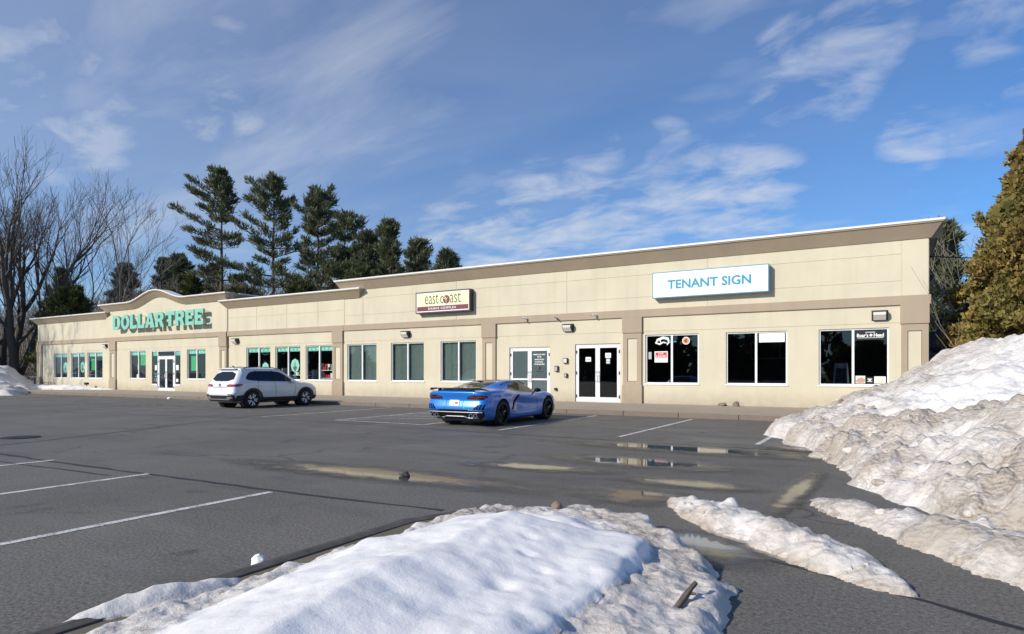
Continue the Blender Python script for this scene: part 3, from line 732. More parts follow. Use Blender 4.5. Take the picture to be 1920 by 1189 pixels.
# channel letters: each letter a solid of its own on stand-off bars, all one sign
def arc(cx_, cz, rx, rz, a0, a1, n=14): return [(cx_+rx*math.cos(math.radians(a0+(a1-a0)*k/n)), cz+rz*math.sin(math.radians(a0+(a1-a0)*k/n))) for k in range(n+1)]
GL = {
 'D': (.80, [[(0, 0), (.38, 0)]+arc(.38, .5, .42, .5, -90, 90)+[(0, 1)]], [[(.26, .2), (.36, .2)]+arc(.36, .5, .18, .3, -90, 90)+[(.26, .8)]]),
 'O': (.86, [arc(.43, .5, .43, .52, 0, 360, 30)[:-1]], [arc(.43, .5, .17, .30, 0, 360, 24)[:-1]]),
 'L': (.68, [[(0, 0), (.68, 0), (.68, .30), (.60, .24), (.28, .22), (.28, 1), (0, 1)]], []),
 'A': (.90, [[(0, 0), (.27, 0), (.32, .2), (.58, .2), (.63, 0), (.90, 0), (.60, 1), (.30, 1)]], [[(.37, .40), (.53, .40), (.45, .74)]]),
 'R': (.82, [[(0, 0), (.27, 0), (.27, .36), (.36, .36), (.52, 0), (.82, 0), (.62, .42)]+arc(.45, .70, .33, .30, -58, 90, 12)+[(0, 1)]], [[(.27, .57), (.42, .57)]+arc(.42, .685, .10, .115, -90, 90, 8)+[(.27, .80)]]),
 'T': (.84, [[(.28, 0), (.56, 0), (.56, .76), (.76, .74), (.84, .66), (.84, 1), (0, 1), (0, .66), (.08, .74), (.28, .76)]], []),
 'E': (.72, [[(0, 0), (.72, 0), (.72, .30), (.64, .22), (.27, .22), (.27, .40), (.58, .40), (.58, .61), (.27, .61), (.27, .79), (.63, .79), (.71, .70), (.71, 1), (0, 1)]], []),
}
def glyph_mesh(ch, scx, scz, depth):
    wd, outs, holes = GL[ch]
    cu = bpy.data.curves.new('g', 'CURVE'); cu.dimensions = '2D'; cu.fill_mode = 'BOTH'; cu.extrude = depth/2
    for poly in outs+holes:
        sp = cu.splines.new('POLY'); sp.points.add(len(poly)-1); sp.use_cyclic_u = True
        for q, (x, z) in zip(sp.points, poly): q.co = (x*scx, z*scz, 0, 1)
    o_ = bpy.data.objects.new('g', cu); COL.objects.link(o_); dg = bpy.context.evaluated_depsgraph_get()
    me = bpy.data.meshes.new_from_object(o_.evaluated_get(dg)); bpy.data.objects.remove(o_); bpy.data.curves.remove(cu)
    me.materials.clear(); setmats(me, ['mint', 'mint_side'])
    for v in me.vertices: v.co = Vector((v.co.x, -v.co.z, v.co.y))
    me.update()
    for p_ in me.polygons: p_.material_index = 0 if abs(p_.normal.y) > .5 else 1
    return me
dts = empty('letter_sign', (-44.3, SY['B'], 4.62)); tag(dts, 'mint green channel letters standing off the wall under the curved gable', 'sign')
x = -49.85-(-44.3); cache = {}
x_start = x; word = 'DOLLAR TREE'; total = sum(GL[c_][0] if c_ != ' ' else .05 for c_ in word)+.07*(len(word)-1)
scx = 11.25/total
for ch in word:
    if ch == ' ': x += .05*scx; continue
    if ch not in cache: cache[ch] = glyph_mesh(ch, scx, 1.03, .14)
    o_ = obj('letter', cache[ch], None, dts, (x, -.40, 0))
    bm = new()
    for u_ in (.14, GL[ch][0]-.14):
        for zz in ((.12, .9) if ch not in 'TL' else (.12,)):
            if ch == 'T': u_ = .42
            tube(bm, [(u_*scx, .05, zz*1.0), (u_*scx, .40, zz*1.0)], .02, 5)
    if ch in 'TL': tube(bm, [((.42 if ch == 'T' else .14)*scx, .05, .9), ((.42 if ch == 'T' else .14)*scx, .40, .9)], .02, 5)
    obj('stand_off', bm, 'grey_alum', o_)
    x += (GL[ch][0]+.07)*scx

# ------------------------------------------------------------------ wall lamps, cameras, boxes
def wall_lamp(x, y, z, label, ry=0):
    r_ = empty('wall_lamp', (x, y, z), ry); tag(r_, label, 'wall lamp', 'wall pack lamps on the shop building')
    obj('housing', prism_to_x([(0, -.15), (-.10, -.16), (-.26, .02), (-.26, .13), (-.22, .17), (0, .17)], -.22, .22), 'bronze', r_)
    obj('lens', prism_to_x([(-.115, -.158), (-.272, .015), (-.272, .11), (-.255, .11), (-.11, -.15)], -.19, .19), 'lamp_lens', r_)
    obj('back_plate', boxes((-.25, .25, -.02, 0.0, -.17, .19)), 'bronze', r_)
    return r_
def prism_to_x(poly, x0, x1):
    """(y, z) outline swept along x"""
    bm = new(); a = [bm.verts.new((x0, y, z)) for y, z in poly]; b_ = [bm.verts.new((x1, y, z)) for y, z in poly]; n = len(poly)
    bm.faces.new(a); bm.faces.new(b_[::-1])
    for k in range(n): bm.faces.new((a[k], b_[k], b_[(k+1) % n], a[(k+1) % n]))
    bmesh.ops.recalc_face_normals(bm, faces=bm.faces)
    return bm
for x, k, lb in ((-0.25, 'D', 'bronze wall lamp above the rightmost shop window'), (-12.35, 'D', 'bronze wall lamp above the two pairs of white doors'), (-21.8, 'D', 'bronze wall lamp above the windows with vertical blinds'),
                 (-35.95, 'C', 'bronze wall lamp beside the white suv, right of the gable'), (-51.75, 'A', 'bronze wall lamp at the far left, beside the pilaster')):
    wall_lamp(x, SY[k]-.016, 3.44, lb)
wall_lamp(1.2, 28.2, 4.9, 'dark wall lamp on the right end wall, near the cedar', math.pi/2)
def sec_cam(x, label, turn=-.5):
    r_ = empty('security_camera', (x, SY['D']-.088, 3.92), 0); tag(r_, label, 'camera', 'security cameras on the belt course')
    bm = new(); tube(bm, [(0, 0, 0), (0, -.08, 0), (-.02, -.14, .02)], [.045, .02, .02], 8); obj('bracket', bm, 'paper', r_, smooth=40)
    bm = new(); d_ = Vector((math.sin(turn), -math.cos(turn), -.12)).normalized(); c_ = Vector((-.02, -.15, .04))
    tube(bm, [c_-d_*.08, c_-d_*.07, c_+d_*.13, c_+d_*.14], [.03, .042, .042, .03], 10); obj('body', bm, 'paper', r_, smooth=40)
    bm = new(); tube(bm, [c_+d_*.141, c_+d_*.15], [.028, .026], 10); obj('lens', bm, 'gloss_black', r_)
sec_cam(-14.5, 'white security camera above the frosted glass doors'); sec_cam(-12.95, 'white security camera between the two door pairs', .4); sec_cam(-11.0, 'white security camera above the dark glass doors')
def small_box(name, x, z, w_, h_, m1, m2, label, cat):
    r_ = empty(name, (x, SY['D']-.001, z)); tag(r_, label, cat)
    obj('case', boxes((-w_/2, w_/2, -.10, 0, 0, h_), bev=.01), m1, r_); obj('cover', boxes((-w_/2+.03, w_/2-.03, -.112, -.101, .03, h_-.03)), m2, r_)
small_box('alarm_strobe', -12.5, 1.85, .22, .24, 'bronze', 'lamp_lens', 'square alarm strobe left of the dark glass doors', 'alarm')
small_box('intercom', -12.48, 1.22, .14, .18, 'bronze', 'grey_alum', 'small intercom box low beside the dark glass doors', 'intercom')
small_box('keypad', -12.95, 1.48, .17, .26, 'black', 'grey_alum', 'black keypad right of the frosted glass doors', 'keypad')
small_box('wall_outlet', -13.0, .62, .12, .12, 'bronze', 'bronze', 'small dark wall outlet low between the two door pairs', 'outlet')

# ------------------------------------------------------------------ things stuck to or hung in the windows
GYD = SY['D']+.09   # just in front of the panes
def flat_sign(name, x0, x1, z0, z1, y, m_, label, cat, group=None):
    r_ = empty(name, ((x0+x1)/2, y, z0)); tag(r_, label, cat, group)
    obj('sheet', boxes(((x0-x1)/2, (x1-x0)/2, -.003, .003, 0, z1-z0)), m_, r_)
    return r_
r_ = flat_sign('lease_sign', -8.42, -7.86, 1.86, 2.32, GYD, 'paper', 'white bordered red and white sign in the left tenant window', 'sign')
obj('red_field', boxes((-.24, .24, -.006, -.0035, .20, .42)), 'red', r_)
lettering('FOR', .12, 'paper', r_, (0, -.008, .365), .001, .002, fit=(.22, .065)); lettering('LEASE', .12, 'paper', r_, (0, -.008, .265), .001, .002, fit=(.40, .075))
obj('print', boxes((-.22, .22, -.006, -.0035, .15, .165), (-.2, .1, -.006, -.0035, .09, .11)), 'grey_alum', r_)
r_ = empty('window_decal', (-7.95, GYD, 2.72)); tag(r_, 'white swirl decal at the top of the left tenant window', 'decal')
bm = new(); tube(bm, [(-.42, 0, -.06), (-.34, 0, .08), (-.1, 0, .17), (.1, 0, .12), (.14, 0, -.02), (.06, 0, -.14)], [.02, .05, .055, .05, .04, .015], 6)
tube(bm, [(-.44, 0, -.03), (-.25, 0, -.10), (-.1, 0, -.02), (.05, 0, -.06)], [.03, .035, .03, .015], 6); tube(bm, [(-.24, 0, .1), (-.2, 0, -.06)], .022, 6)
for v in bm.verts: v.co.y *= .08
obj('swirl', bm, 'paper', r_)
obj('tail', boxes((.15, .45, -.003, .003, -.03, .02)), 'sign_blue', r_)
r_ = empty('window_sticker', (-7.1, GYD, 2.74)); tag(r_, 'round orange sticker in the upper right of the left tenant window', 'sticker')
obj('disc', disc_bm(.155, .155, .006), 'paper', r_); obj('orange_field', disc_bm(.125, .125, .006, c=(0, -.004, 0)), 'orange', r_)
bm = new(); tube(bm, [(-.02, -.01, -.07), (-.05, -.01, 0), (.02, -.01, .06), (.05, -.01, .03)], [.014, .02, .02, .01], 5); tube(bm, [(.02, -.01, -.07), (.0, -.01, .02)], .014, 5); obj('motif', bm, 'maroon', r_)
r_ = flat_sign('hours_sign', -8.68, -8.55, 2.0, 2.30, GYD, 'grey_alum', 'small grey notice at the left edge of the left tenant window', 'notice')
r_ = flat_sign('white_poster', -4.28, -3.36, 2.60, 2.95, GYD, 'paper', 'white paper banner across the top of the middle tenant window', 'poster')
obj('print', boxes((-.07, .07, -.006, -.0035, .17, .27), (-.14, .14, -.006, -.0035, .09, .12)), 'coping', r_)
r_ = flat_sign('deli_banner', -1.0, -.08, 2.60, 2.93, GYD, 'black', 'black deli brand banner with white lettering in the right tenant window', 'banner')
lettering("Boar's", .2, 'paper', r_, (-.24, -.006, .17), .001, .006, fit=(.36, .13)); lettering('Head', .2, 'paper', r_, (.26, -.006, .17), .001, .006, fit=(.31, .13))
obj('emblem', disc_bm(.045, .05, .004, c=(.02, -.006, .17)), 'paper', r_)
obj('rule', boxes((-.40, .40, -.006, -.0035, .07, .085), (-.15, .15, -.006, -.0035, .265, .285)), 'paper', r_)
r_ = flat_sign('meat_picture', -1.0, -.70, 1.05, 1.32, GYD, 'paper', 'picture of sliced meat low in the right tenant window', 'poster')
obj('meat', prism_bm([(-.13, .02), (.13, .02), (.14, .15), (.05, .22), (-.08, .18), (-.14, .1)], -.007, -.0035), 'skin', r_)
r_ = flat_sign('deli_notice', -.66, -.46, 1.05, 1.28, GYD, 'black', 'small black notice between two food pictures in the right tenant window', 'notice')
obj('print', boxes((-.07, .07, -.006, -.0035, .14, .17), (-.08, .08, -.006, -.0035, .06, .08)), 'paper', r_); obj('emblem', disc_bm(.04, .025, .004, c=(0, -.006, .115)), 'paper', r_)
r_ = flat_sign('sandwich_picture', -.42, -.07, 1.05, 1.30, GYD, 'paper', 'picture of a pale sandwich at the lower right of the right tenant window', 'poster')
obj('sandwich', prism_bm([(-.12, .03), (.14, .02), (.16, .12), (.05, .19), (-.1, .17)], -.007, -.0035), 'sign_cream', r_)
r_ = empty('sandwich_board', (-1.55, FY+1.6, .10)); tag(r_, 'grey folding sandwich board standing inside the right tenant window', 'board')
obj('board', prism_bm([(-.36, 0), (.36, 0), (.22, 1.7), (-.22, 1.7)], -.04, 0), 'grey_alum', r_); obj('panel', prism_bm([(-.24, .4), (.24, .4), (.17, 1.5), (-.17, 1.5)], -.05, -.041), 'bronze', r_)
r_ = empty('counter', (-4.6, FY+4.6, .10)); tag(r_, 'pale counter standing in the dark room behind the middle tenant window', 'counter')
obj('front', boxes((-1.8, 1.8, -.3, .3, 0, .95)), 'coping', r_); obj('top', boxes((-1.9, 1.9, -.4, .4, .951, 1.0)), 'grey_alum', r_)
r_ = empty('menu_board', (-4.6, FY+7.9, 2.1)); tag(r_, 'grey menu board on the rear wall behind the middle tenant window', 'board')
obj('board', boxes((-1.4, 1.4, -.05, 0, 0, .9)), 'grey_alum', r_); obj('panel', boxes((-1.3, -.05, -.06, -.051, .08, .82), (.05, 1.3, -.06, -.051, .08, .82)), 'bronze', r_)
r_ = empty('table', (-7.2, FY+2.4, .10)); tag(r_, 'small round cafe table behind the left tenant window', 'table')
d_ = disc_bm(.42, .42, .03, 24); o_ = obj('table_top', d_, 'coping', r_, (0, 0, .74)); o_.rotation_euler = (math.pi/2, 0, 0)
bm = new(); tube(bm, [(0, 0, 0), (0, 0, .03), (0, 0, .06), (0, 0, .73)], [.24, .24, .035, .035], 12); obj('pedestal', bm, 'iron', r_)
# tenant door notices
yd = SY['D']+.058
for xa_, xb_, za, zb, lb in ((-11.56, -11.30, 1.92, 2.12, 'white notice on the left leaf of the dark glass doors'), (-10.62, -10.36, 2.08, 2.29, 'white notice on the right leaf of the dark glass doors')):
    r_ = flat_sign('door_notice', xa_, xb_, za, zb, yd, 'paper', lb, 'notice'); obj('print', boxes((-.09, .09, -.006, -.0035, .07, .12)), 'grey_alum', r_)
r_ = flat_sign('green_sticker', -10.58, -10.40, 1.82, 2.05, yd, 'mint_side', 'small green sticker below a notice on the dark glass doors', 'sticker')
obj('print', boxes((-.07, .07, -.006, -.0035, .13, .18), (-.07, .07, -.006, -.0035, .03, .06)), 'paper', r_)
# frosted studio door writing
for zz, tx, wd in ((2.27, 'PARENTS AND GUEST', .64), (2.16, 'TO THE', .22), (2.04, 'DANCE STUDIO', .50), (1.93, 'IN THE BACK', .42), (1.82, 'OF THE BUILDING', .54)):
    r_ = empty('door_lettering', (-13.90, yd, zz)) if zz == 2.27 else r_
    if zz == 2.27: tag(r_, 'white lettering on the right leaf of the frosted doors', 'lettering'); z00 = zz
    lettering(tx, .08, 'paper', r_, (0, 0, zz-z00), .002, .003, fit=(wd, .062))
bm = new(); tube(bm, [(-.05, 0, -.72), (.0, 0, -.66), (.01, 0, -.58), (.04, 0, -.55)], [.008, .015, .022, .01], 5)
obj('dancer_mark', bm, 'maroon', r_); obj('studio_mark', boxes((-.16, .16, -.003, .003, -.80, -.765)), 'sign_ink', r_)
part('frosted_film', boxes((DOOR_S[0]+.17, (DOOR_S[0]+DOOR_S[1])/2-.11, SY['D']+.082, SY['D']+.086, .36, 2.44), ((DOOR_S[0]+DOOR_S[1])/2+.11, DOOR_S[1]-.17, SY['D']+.082, SY['D']+.086, .36, 2.44)), 'frosted')
# mint discs, posters and shelving of the discount store
def mint_disc(x, z, y, label, rx=.36, rz=.46):
    r_ = empty('window_disc', (x, y, z)); tag(r_, label, 'window sign', 'mint discs in the store windows')
    obj('disc', disc_bm(rx, rz, .006, 8), 'mint_pale', r_)
    obj('tree_mark', prism_bm([(-.04, -rz*.85), (.04, -rz*.85), (.04, -.05), (.16, -.12), (0, .30), (-.16, -.12), (-.04, -.05)], -.008, -.0035), 'mint_side', r_)
ya = SY['A']+.125
mint_disc(-58.55, 1.85, ya, 'mint disc in the leftmost store window'); mint_disc(-55.75, 1.85, ya, 'mint disc in the second store window from the left')
mint_disc(-33.3, 1.62, SY['C']+.125, 'mint disc in the store window behind the white suv, partly hidden'); mint_disc(-30.60, 1.85, SY['C']+.125, 'mint disc with tree mark above the bonnet of the white suv', .38, .42)
yb = SY['B']+.16
flat_sign('green_poster', -41.0, -40.3, 1.55, 2.55, yb, 'green', 'green poster in the window right of the store entrance', 'poster')
flat_sign('green_poster', -47.25, -46.40, 1.95, 2.72, yb, 'green', 'bright green poster in the window left of the store entrance', 'poster')
flat_sign('green_poster', -54.45, -53.7, 1.6, 2.5, SY['A']+.16, 'green', 'green poster in the third store window from the left', 'poster')
flat_sign('notice', -47.6, -47.42, 1.65, 2.05, yb, 'paper', 'white notice beside the bright green poster', 'notice')
flat_sign('notice', -47.75, -47.5, 1.03, 1.3, yb, 'paper', 'white notice at the bottom of the window left of the store entrance', 'notice')
flat_sign('notice', -42.6, -42.3, 1.6, 1.95, SY['B']+.055, 'paper', 'upper white notice on the sidelight right of the store doors', 'notice')
flat_sign('notice', -42.6, -42.35, .78, .98, SY['B']+.055, 'paper', 'lower white notice on the sidelight right of the store doors', 'notice')
flat_sign('notice', -45.2, -44.95, 1.6, 1.95, SY['B']+.055, 'paper', 'white notice on the sidelight left of the store doors', 'notice')
def shelf_unit(x, y, w_, h_, label, cols):
    r_ = empty('store_shelf', (x, y, .1)); tag(r_, label, 'shelf', 'shelving inside the store')
    bm = new(); n = 4
    for k in range(n): box(bm, -w_/2, w_/2, -.2, .2, h_*k/n+.02, h_*k/n+.05)
    box(bm, -w_/2-.03, -w_/2-.001, -.22, .22, 0, h_); box(bm, w_/2+.001, w_/2+.03, -.22, .22, 0, h_)
    obj('rack', bm, 'paper', r_)
    rn = random.Random(int(abs(x)*10))
    for cc in cols:
        bm = new()
        for k in range(n):
            for j in range(3):
                bx = rn.uniform(-w_/2+.05, w_/2-.3); box(bm, bx, bx+rn.uniform(.1, .25), -.18, .1, h_*k/n+.052, h_*k/n+.052+rn.uniform(.15, h_/n*.8))
        obj('goods', bm, cc, r_)
for x, w_, h_, lb in ((-59.2, 1.9, 1.6, 'white store shelf with goods behind the leftmost window'), (-56.3, 1.9, 1.5, 'white store shelf with goods behind the second window'), (-53.5, 1.9, 1.7, 'white store shelf with goods behind the third window from the left'),
                      (-47.1, 1.7, 1.3, 'store shelf with goods left of the store entrance'), (-40.2, 1.7, 1.3, 'store shelf with goods right of the store entrance'), (-33.7, 2.0, 1.6, 'store shelf seen over the white suv roof'), (-31.0, 2.0, 1.5, 'store shelf behind the mint disc with tree mark')):
    shelf_unit(x, FY+1.1, w_, h_, lb, ('cardboard', 'maroon', 'paper', 'sign_blue'))
shelf_unit(-28.3, FY+1.0, 2.0, 1.9, 'store shelf with red goods in the window left of the studio', ('red', 'paper', 'grey_alum'))

# ------------------------------------------------------------------ vehicles
def catmull(A, sub, axis):
    A = np.moveaxis(np.asarray(A, float), axis, 0); n = len(A); out = []
    for i in range(n-1):
        p0, p1, p2, p3 = A[max(i-1, 0)], A[i], A[i+1], A[min(i+2, n-1)]
        l1 = np.linalg.norm(p2-p1, axis=-1, keepdims=True); l0 = np.linalg.norm(p1-p0, axis=-1, keepdims=True); l2 = np.linalg.norm(p3-p2, axis=-1, keepdims=True)
        m1 = (p2-p0)*0.5; m2 = (p3-p1)*0.5
        for mm, la in ((m1, l0), (m2, l2)):   # keep tangents short next to short spans
            ml = np.linalg.norm(mm, axis=-1, keepdims=True)+1e-9
            mm *= np.minimum(1.0, 1.1*l1/ml)
        for k in range(sub):
            t_ = k/sub; h00 = 2*t_**3-3*t_**2+1; h10 = t_**3-2*t_**2+t_; h01 = -2*t_**3+3*t_**2; h11 = t_**3-t_**2
            out.append(h00*p1+h10*m1+h01*p2+h11*m2)
    out.append(A[-1]); return np.moveaxis(np.array(out), 0, axis)
def loft_body(grid, su=4, sv=4):
    G = catmull(catmull(grid, su, 0), sv, 1); nu, nv = G.shape[:2]
    bm = new()
    for sgn in (1, -1):
        vs = [[bm.verts.new((G[i, j, 0], sgn*max(0.0, G[i, j, 1]), G[i, j, 2])) for j in range(nv)] for i in range(nu)]
        for i in range(nu-1):
            for j in range(nv-1):
                q = (vs[i][j], vs[i+1][j], vs[i+1][j+1], vs[i][j+1])
                try: bm.faces.new(q if sgn > 0 else q[::-1])
                except ValueError: pass
    bmesh.ops.remove_doubles(bm, verts=bm.verts, dist=.0008)
    bmesh.ops.dissolve_degenerate(bm, edges=bm.edges, dist=.0005)
    ho = [e for e in bm.edges if len(e.link_faces) == 1]
    if ho: bmesh.ops.holes_fill(bm, edges=ho, sides=0)
    bmesh.ops.recalc_face_normals(bm, faces=bm.faces)
    return bm
def cut(bm_body, cutters):
    me = bpy.data.meshes.new('body'); bm_body.to_mesh(me); bm_body.free(); o_ = bpy.data.objects.new('body_tmp', me); COL.objects.link(o_); tmp = []
    for cb in cutters:
        cm = bpy.data.meshes.new('cut'); cb.to_mesh(cm); cb.free(); co = bpy.data.objects.new('cut_tmp', cm); COL.objects.link(co); tmp.append(co)
        md = o_.modifiers.new('b', 'BOOLEAN'); md.operation = 'DIFFERENCE'; md.object = co; md.solver = 'EXACT'
    dg = bpy.context.evaluated_depsgraph_get(); dg.update(); res = bpy.data.meshes.new_from_object(o_.evaluated_get(dg))
    for c_ in tmp+[o_]: bpy.data.objects.remove(c_)
    return res
def cyl(x, z, r_, y0, y1, n=40):
    bm = new(); a = [bm.verts.new((x+r_*math.cos(k*2*math.pi/n), y0, z+r_*math.sin(k*2*math.pi/n))) for k in range(n)]; b_ = [bm.verts.new((v.co.x, y1, v.co.z)) for v in a]
    bm.faces.new(a); bm.faces.new(b_[::-1])
    for k in range(n): bm.faces.new((a[k], b_[k], b_[(k+1) % n], a[(k+1) % n]))
    bmesh.ops.recalc_face_normals(bm, faces=bm.faces); return bm
def chaikin(poly, it=2):
    for _ in range(it):
        out = []
        for k in range(len(poly)):
            (a, b_), (c_, d_) = poly[k], poly[(k+1) % len(poly)]
            out += [(a*.78+c_*.22, b_*.78+d_*.22), (a*.22+c_*.78, b_*.22+d_*.78)]
        poly = out
    return poly
def patch(bvh, poly, view, off=.004, thick=.008, maxlen=.07, rnd=1):
    """lay an outline onto the body: view 'L'/'R' (x,z), 'B' rear (y,z), 'T' top (x,y)"""
    if rnd: poly = chaikin(poly, rnd)
    bm = new(); vs = [bm.verts.new((a, b_, 0)) for a, b_ in poly]; f = bm.faces.new(vs); bmesh.ops.triangulate(bm, faces=[f])
    for _ in range(6):
        long_ = [e for e in bm.edges if e.calc_length() > maxlen]
        if not long_: break
        bmesh.ops.subdivide_edges(bm, edges=long_, cuts=1); bmesh.ops.triangulate(bm, faces=bm.faces[:])
    for v in bm.verts:
        a, b_ = v.co.x, v.co.y
        o_, d_ = {'L': (Vector((a, 3, b_)), Vector((0, -1, 0))), 'R': (Vector((a, -3, b_)), Vector((0, 1, 0))), 'B': (Vector((-3, a, b_)), Vector((1, 0, 0))), 'T': (Vector((a, b_, 4)), Vector((0, 0, -1)))}[view]
        loc, nrm, *_ = bvh.ray_cast(o_, d_)
        if loc is not None and view == 'B' and loc.x > .58: loc = None
        if loc is None:
            q = {'L': Vector((a, .9, b_)), 'R': Vector((a, -.9, b_)), 'B': Vector((.25, a, b_)), 'T': Vector((a, b_, 1.2))}[view]; loc, nrm, *_ = bvh.find_nearest(q)
        if nrm.dot(d_) > 0: nrm = -nrm
        v.co = loc+nrm*off
    bmesh.ops.recalc_face_normals(bm, faces=bm.faces)
    f0 = max(bm.faces, key=lambda f_: f_.calc_area()); view_d = {'L': Vector((0, 1, 0)), 'R': Vector((0, -1, 0)), 'B': Vector((-1, 0, 0)), 'T': Vector((0, 0, 1))}[view]
    if f0.normal.dot(view_d) < 0: bmesh.ops.reverse_faces(bm, faces=bm.faces)
    bmesh.ops.solidify(bm, geom=bm.faces[:], thickness=thick)
    return bm
def surf_line(bvh, pts, view, r_=.006, off=.001, n=5):
    out = []
    for (a, b_), (c_, d_) in zip(pts[:-1], pts[1:]):
        k = max(2, int(math.hypot(c_-a, d_-b_)/.08))
        out += [(a+(c_-a)*i/k, b_+(d_-b_)*i/k) for i in range(k)]
    out.append(pts[-1]); P3 = []
    for a, b_ in out:
        o_, dd = {'L': (Vector((a, 3, b_)), Vector((0, -1, 0))), 'R': (Vector((a, -3, b_)), Vector((0, 1, 0))), 'B': (Vector((-3, a, b_)), Vector((1, 0, 0))), 'T': (Vector((a, b_, 4)), Vector((0, 0, -1)))}[view]
        loc, nrm, *_ = bvh.ray_cast(o_, dd)
        if loc is not None: P3.append(loc+nrm*off)
    bm = new(); tube(bm, P3, r_, n); return bm
def wheel(parent, x, side, track, R, wd, spoke_fn, rim_m, name='wheel'):
    y = side*track
    bm = lathe(new(), [(R-.100, -wd/2+.01), (R-.05, -wd/2-.008), (R-.018, -wd/2+.012), (R, -wd/2+.04), (R, wd/2-.04), (R-.018, wd/2-.012), (R-.05, wd/2+.008), (R-.100, wd/2-.01)], 40)
    bmesh.ops.recalc_face_normals(bm, faces=bm.faces)
    w_ = obj(name, bm, 'rubber', parent, (x, y, R), smooth=40); s_ = side
    rb = lathe(new(), [(R-.090, s_*(wd/2-.012)), (R-.080, s_*(wd/2+.004)), (R-.105, s_*(wd/2+.004)), (R-.115, s_*(wd/2-.06)), (.02, s_*(wd/2-.10)), (.02, s_*(wd/2-.14)), (R-.095, s_*(wd/2-.14))], 40)
    bmesh.ops.recalc_face_normals(rb, faces=rb.faces); obj('rim', rb, rim_m, w_, smooth=40)
    sp = spoke_fn(R-.100, s_*(wd/2-.03), s_); 
    for nm, b_, m_ in sp: obj(nm, b_, m_, w_)
    return w_

# ---- white compact suv
def suv_grid():
    # rows bottom -> top; per column (x, y, z)
    rear_x = [.30, .16, .04, .00, .05, .09, .15, .44, .40, .40]
    rear_w = [0, .78, .87, .895, .90, .89, .865, .69, .50, 0]
    rear_z = [.27, .27, .42, .60, .69, .98, 1.07, 1.50, 1.585, 1.60]
    cols = []
    for f, dx_ in ((0, 0), (.55, .0), (.88, .03), (1.0, .17)):
        cols.append([(rear_x[j]+dx_*(1 if j < 7 else .7), (rear_w[j]*(f if f < 1 else 1.0))*(1.0), rear_z[j]-(0.0 if f < .8 else (.01 if j >= 8 else 0))) for j in range(10)])
    st = [  # x, [w,z] rows 1..9
     (.55, [(.80, .26), (.89, .42), (.915, .60), (.92, .74), (.912, .98), (.875, 1.075), (.68, 1.535), (.50, 1.615), (0, 1.63)]),
     (.95, [(.80, .26), (.90, .42), (.92, .60), (.925, .75), (.915, .97), (.88, 1.065), (.67, 1.545), (.49, 1.63), (0, 1.645)]),
     (1.5, [(.80, .25), (.89, .40), (.91, .58), (.918, .75), (.908, .95), (.88, 1.045), (.665, 1.55), (.49, 1.635), (0, 1.652)]),
     (2.1, [(.80, .25), (.89, .40), (.91, .58), (.918, .74), (.908, .94), (.88, 1.03), (.66, 1.535), (.48, 1.62), (0, 1.64)])]
    for x, wz in st: cols.append([(x, 0, .25)]+[(x, w_, z_) for w_, z_ in wz])
    cols.append([(2.65, 0, .25), (2.65, .80, .25), (2.65, .89, .40), (2.65, .91, .58), (2.65, .915, .73), (2.65, .905, .93), (2.62, .875, 1.015), (2.50, .66, 1.475), (2.42, .48, 1.575), (2.40, 0, 1.60)])
    cols.append([(3.1, 0, .25), (3.1, .80, .25), (3.1, .89, .40), (3.1, .91, .58), (3.1, .91, .73), (3.1, .895, .92), (3.08, .855, .995), (2.92, .70, 1.25), (2.82, .50, 1.36), (2.80, 0, 1.39)])
    cols.append([(3.45, 0, .25), (3.45, .80, .25), (3.45, .89, .42), (3.45, .91, .60), (3.45, .905, .74), (3.45, .88, .91), (3.42, .82, .985), (3.36, .72, 1.03), (3.32, .50, 1.06), (3.32, 0, 1.075)])
    cols.append([(3.8, 0, .25), (3.8, .78, .26), (3.8, .88, .42), (3.8, .90, .60), (3.8, .89, .74), (3.8, .86, .88), (3.8, .78, .965), (3.8, .68, .99), (3.8, .45, 1.02), (3.8, 0, 1.035)])
    cols.append([(4.15, 0, .25), (4.15, .72, .26), (4.15, .83, .40), (4.15, .85, .58), (4.15, .84, .72), (4.15, .80, .82), (4.15, .72, .90), (4.15, .62, .935), (4.15, .42, .96), (4.15, 0, .97)])
    cols.append([(4.34, 0, .27), (4.34, .60, .28), (4.36, .70, .40), (4.37, .72, .56), (4.36, .70, .70), (4.34, .66, .77), (4.30, .60, .82), (4.28, .52, .85), (4.28, .36, .87), (4.28, 0, .875)])
    cols.append([(4.44, 0, .29), (4.44, .36, .30), (4.46, .42, .40), (4.47, .43, .56), (4.46, .42, .69), (4.43, .40, .76), (4.38, .37, .80), (4.36, .32, .82), (4.35, .22, .83), (4.35, 0, .835)])
    cols.append([(4.45, 0, .29), (4.45, 0, .30), (4.47, 0, .40), (4.48, 0, .56), (4.47, 0, .69), (4.44, 0, .76), (4.40, 0, .80), (4.37, 0, .82), (4.36, 0, .83), (4.36, 0, .835)])
    return np.array(cols, float)
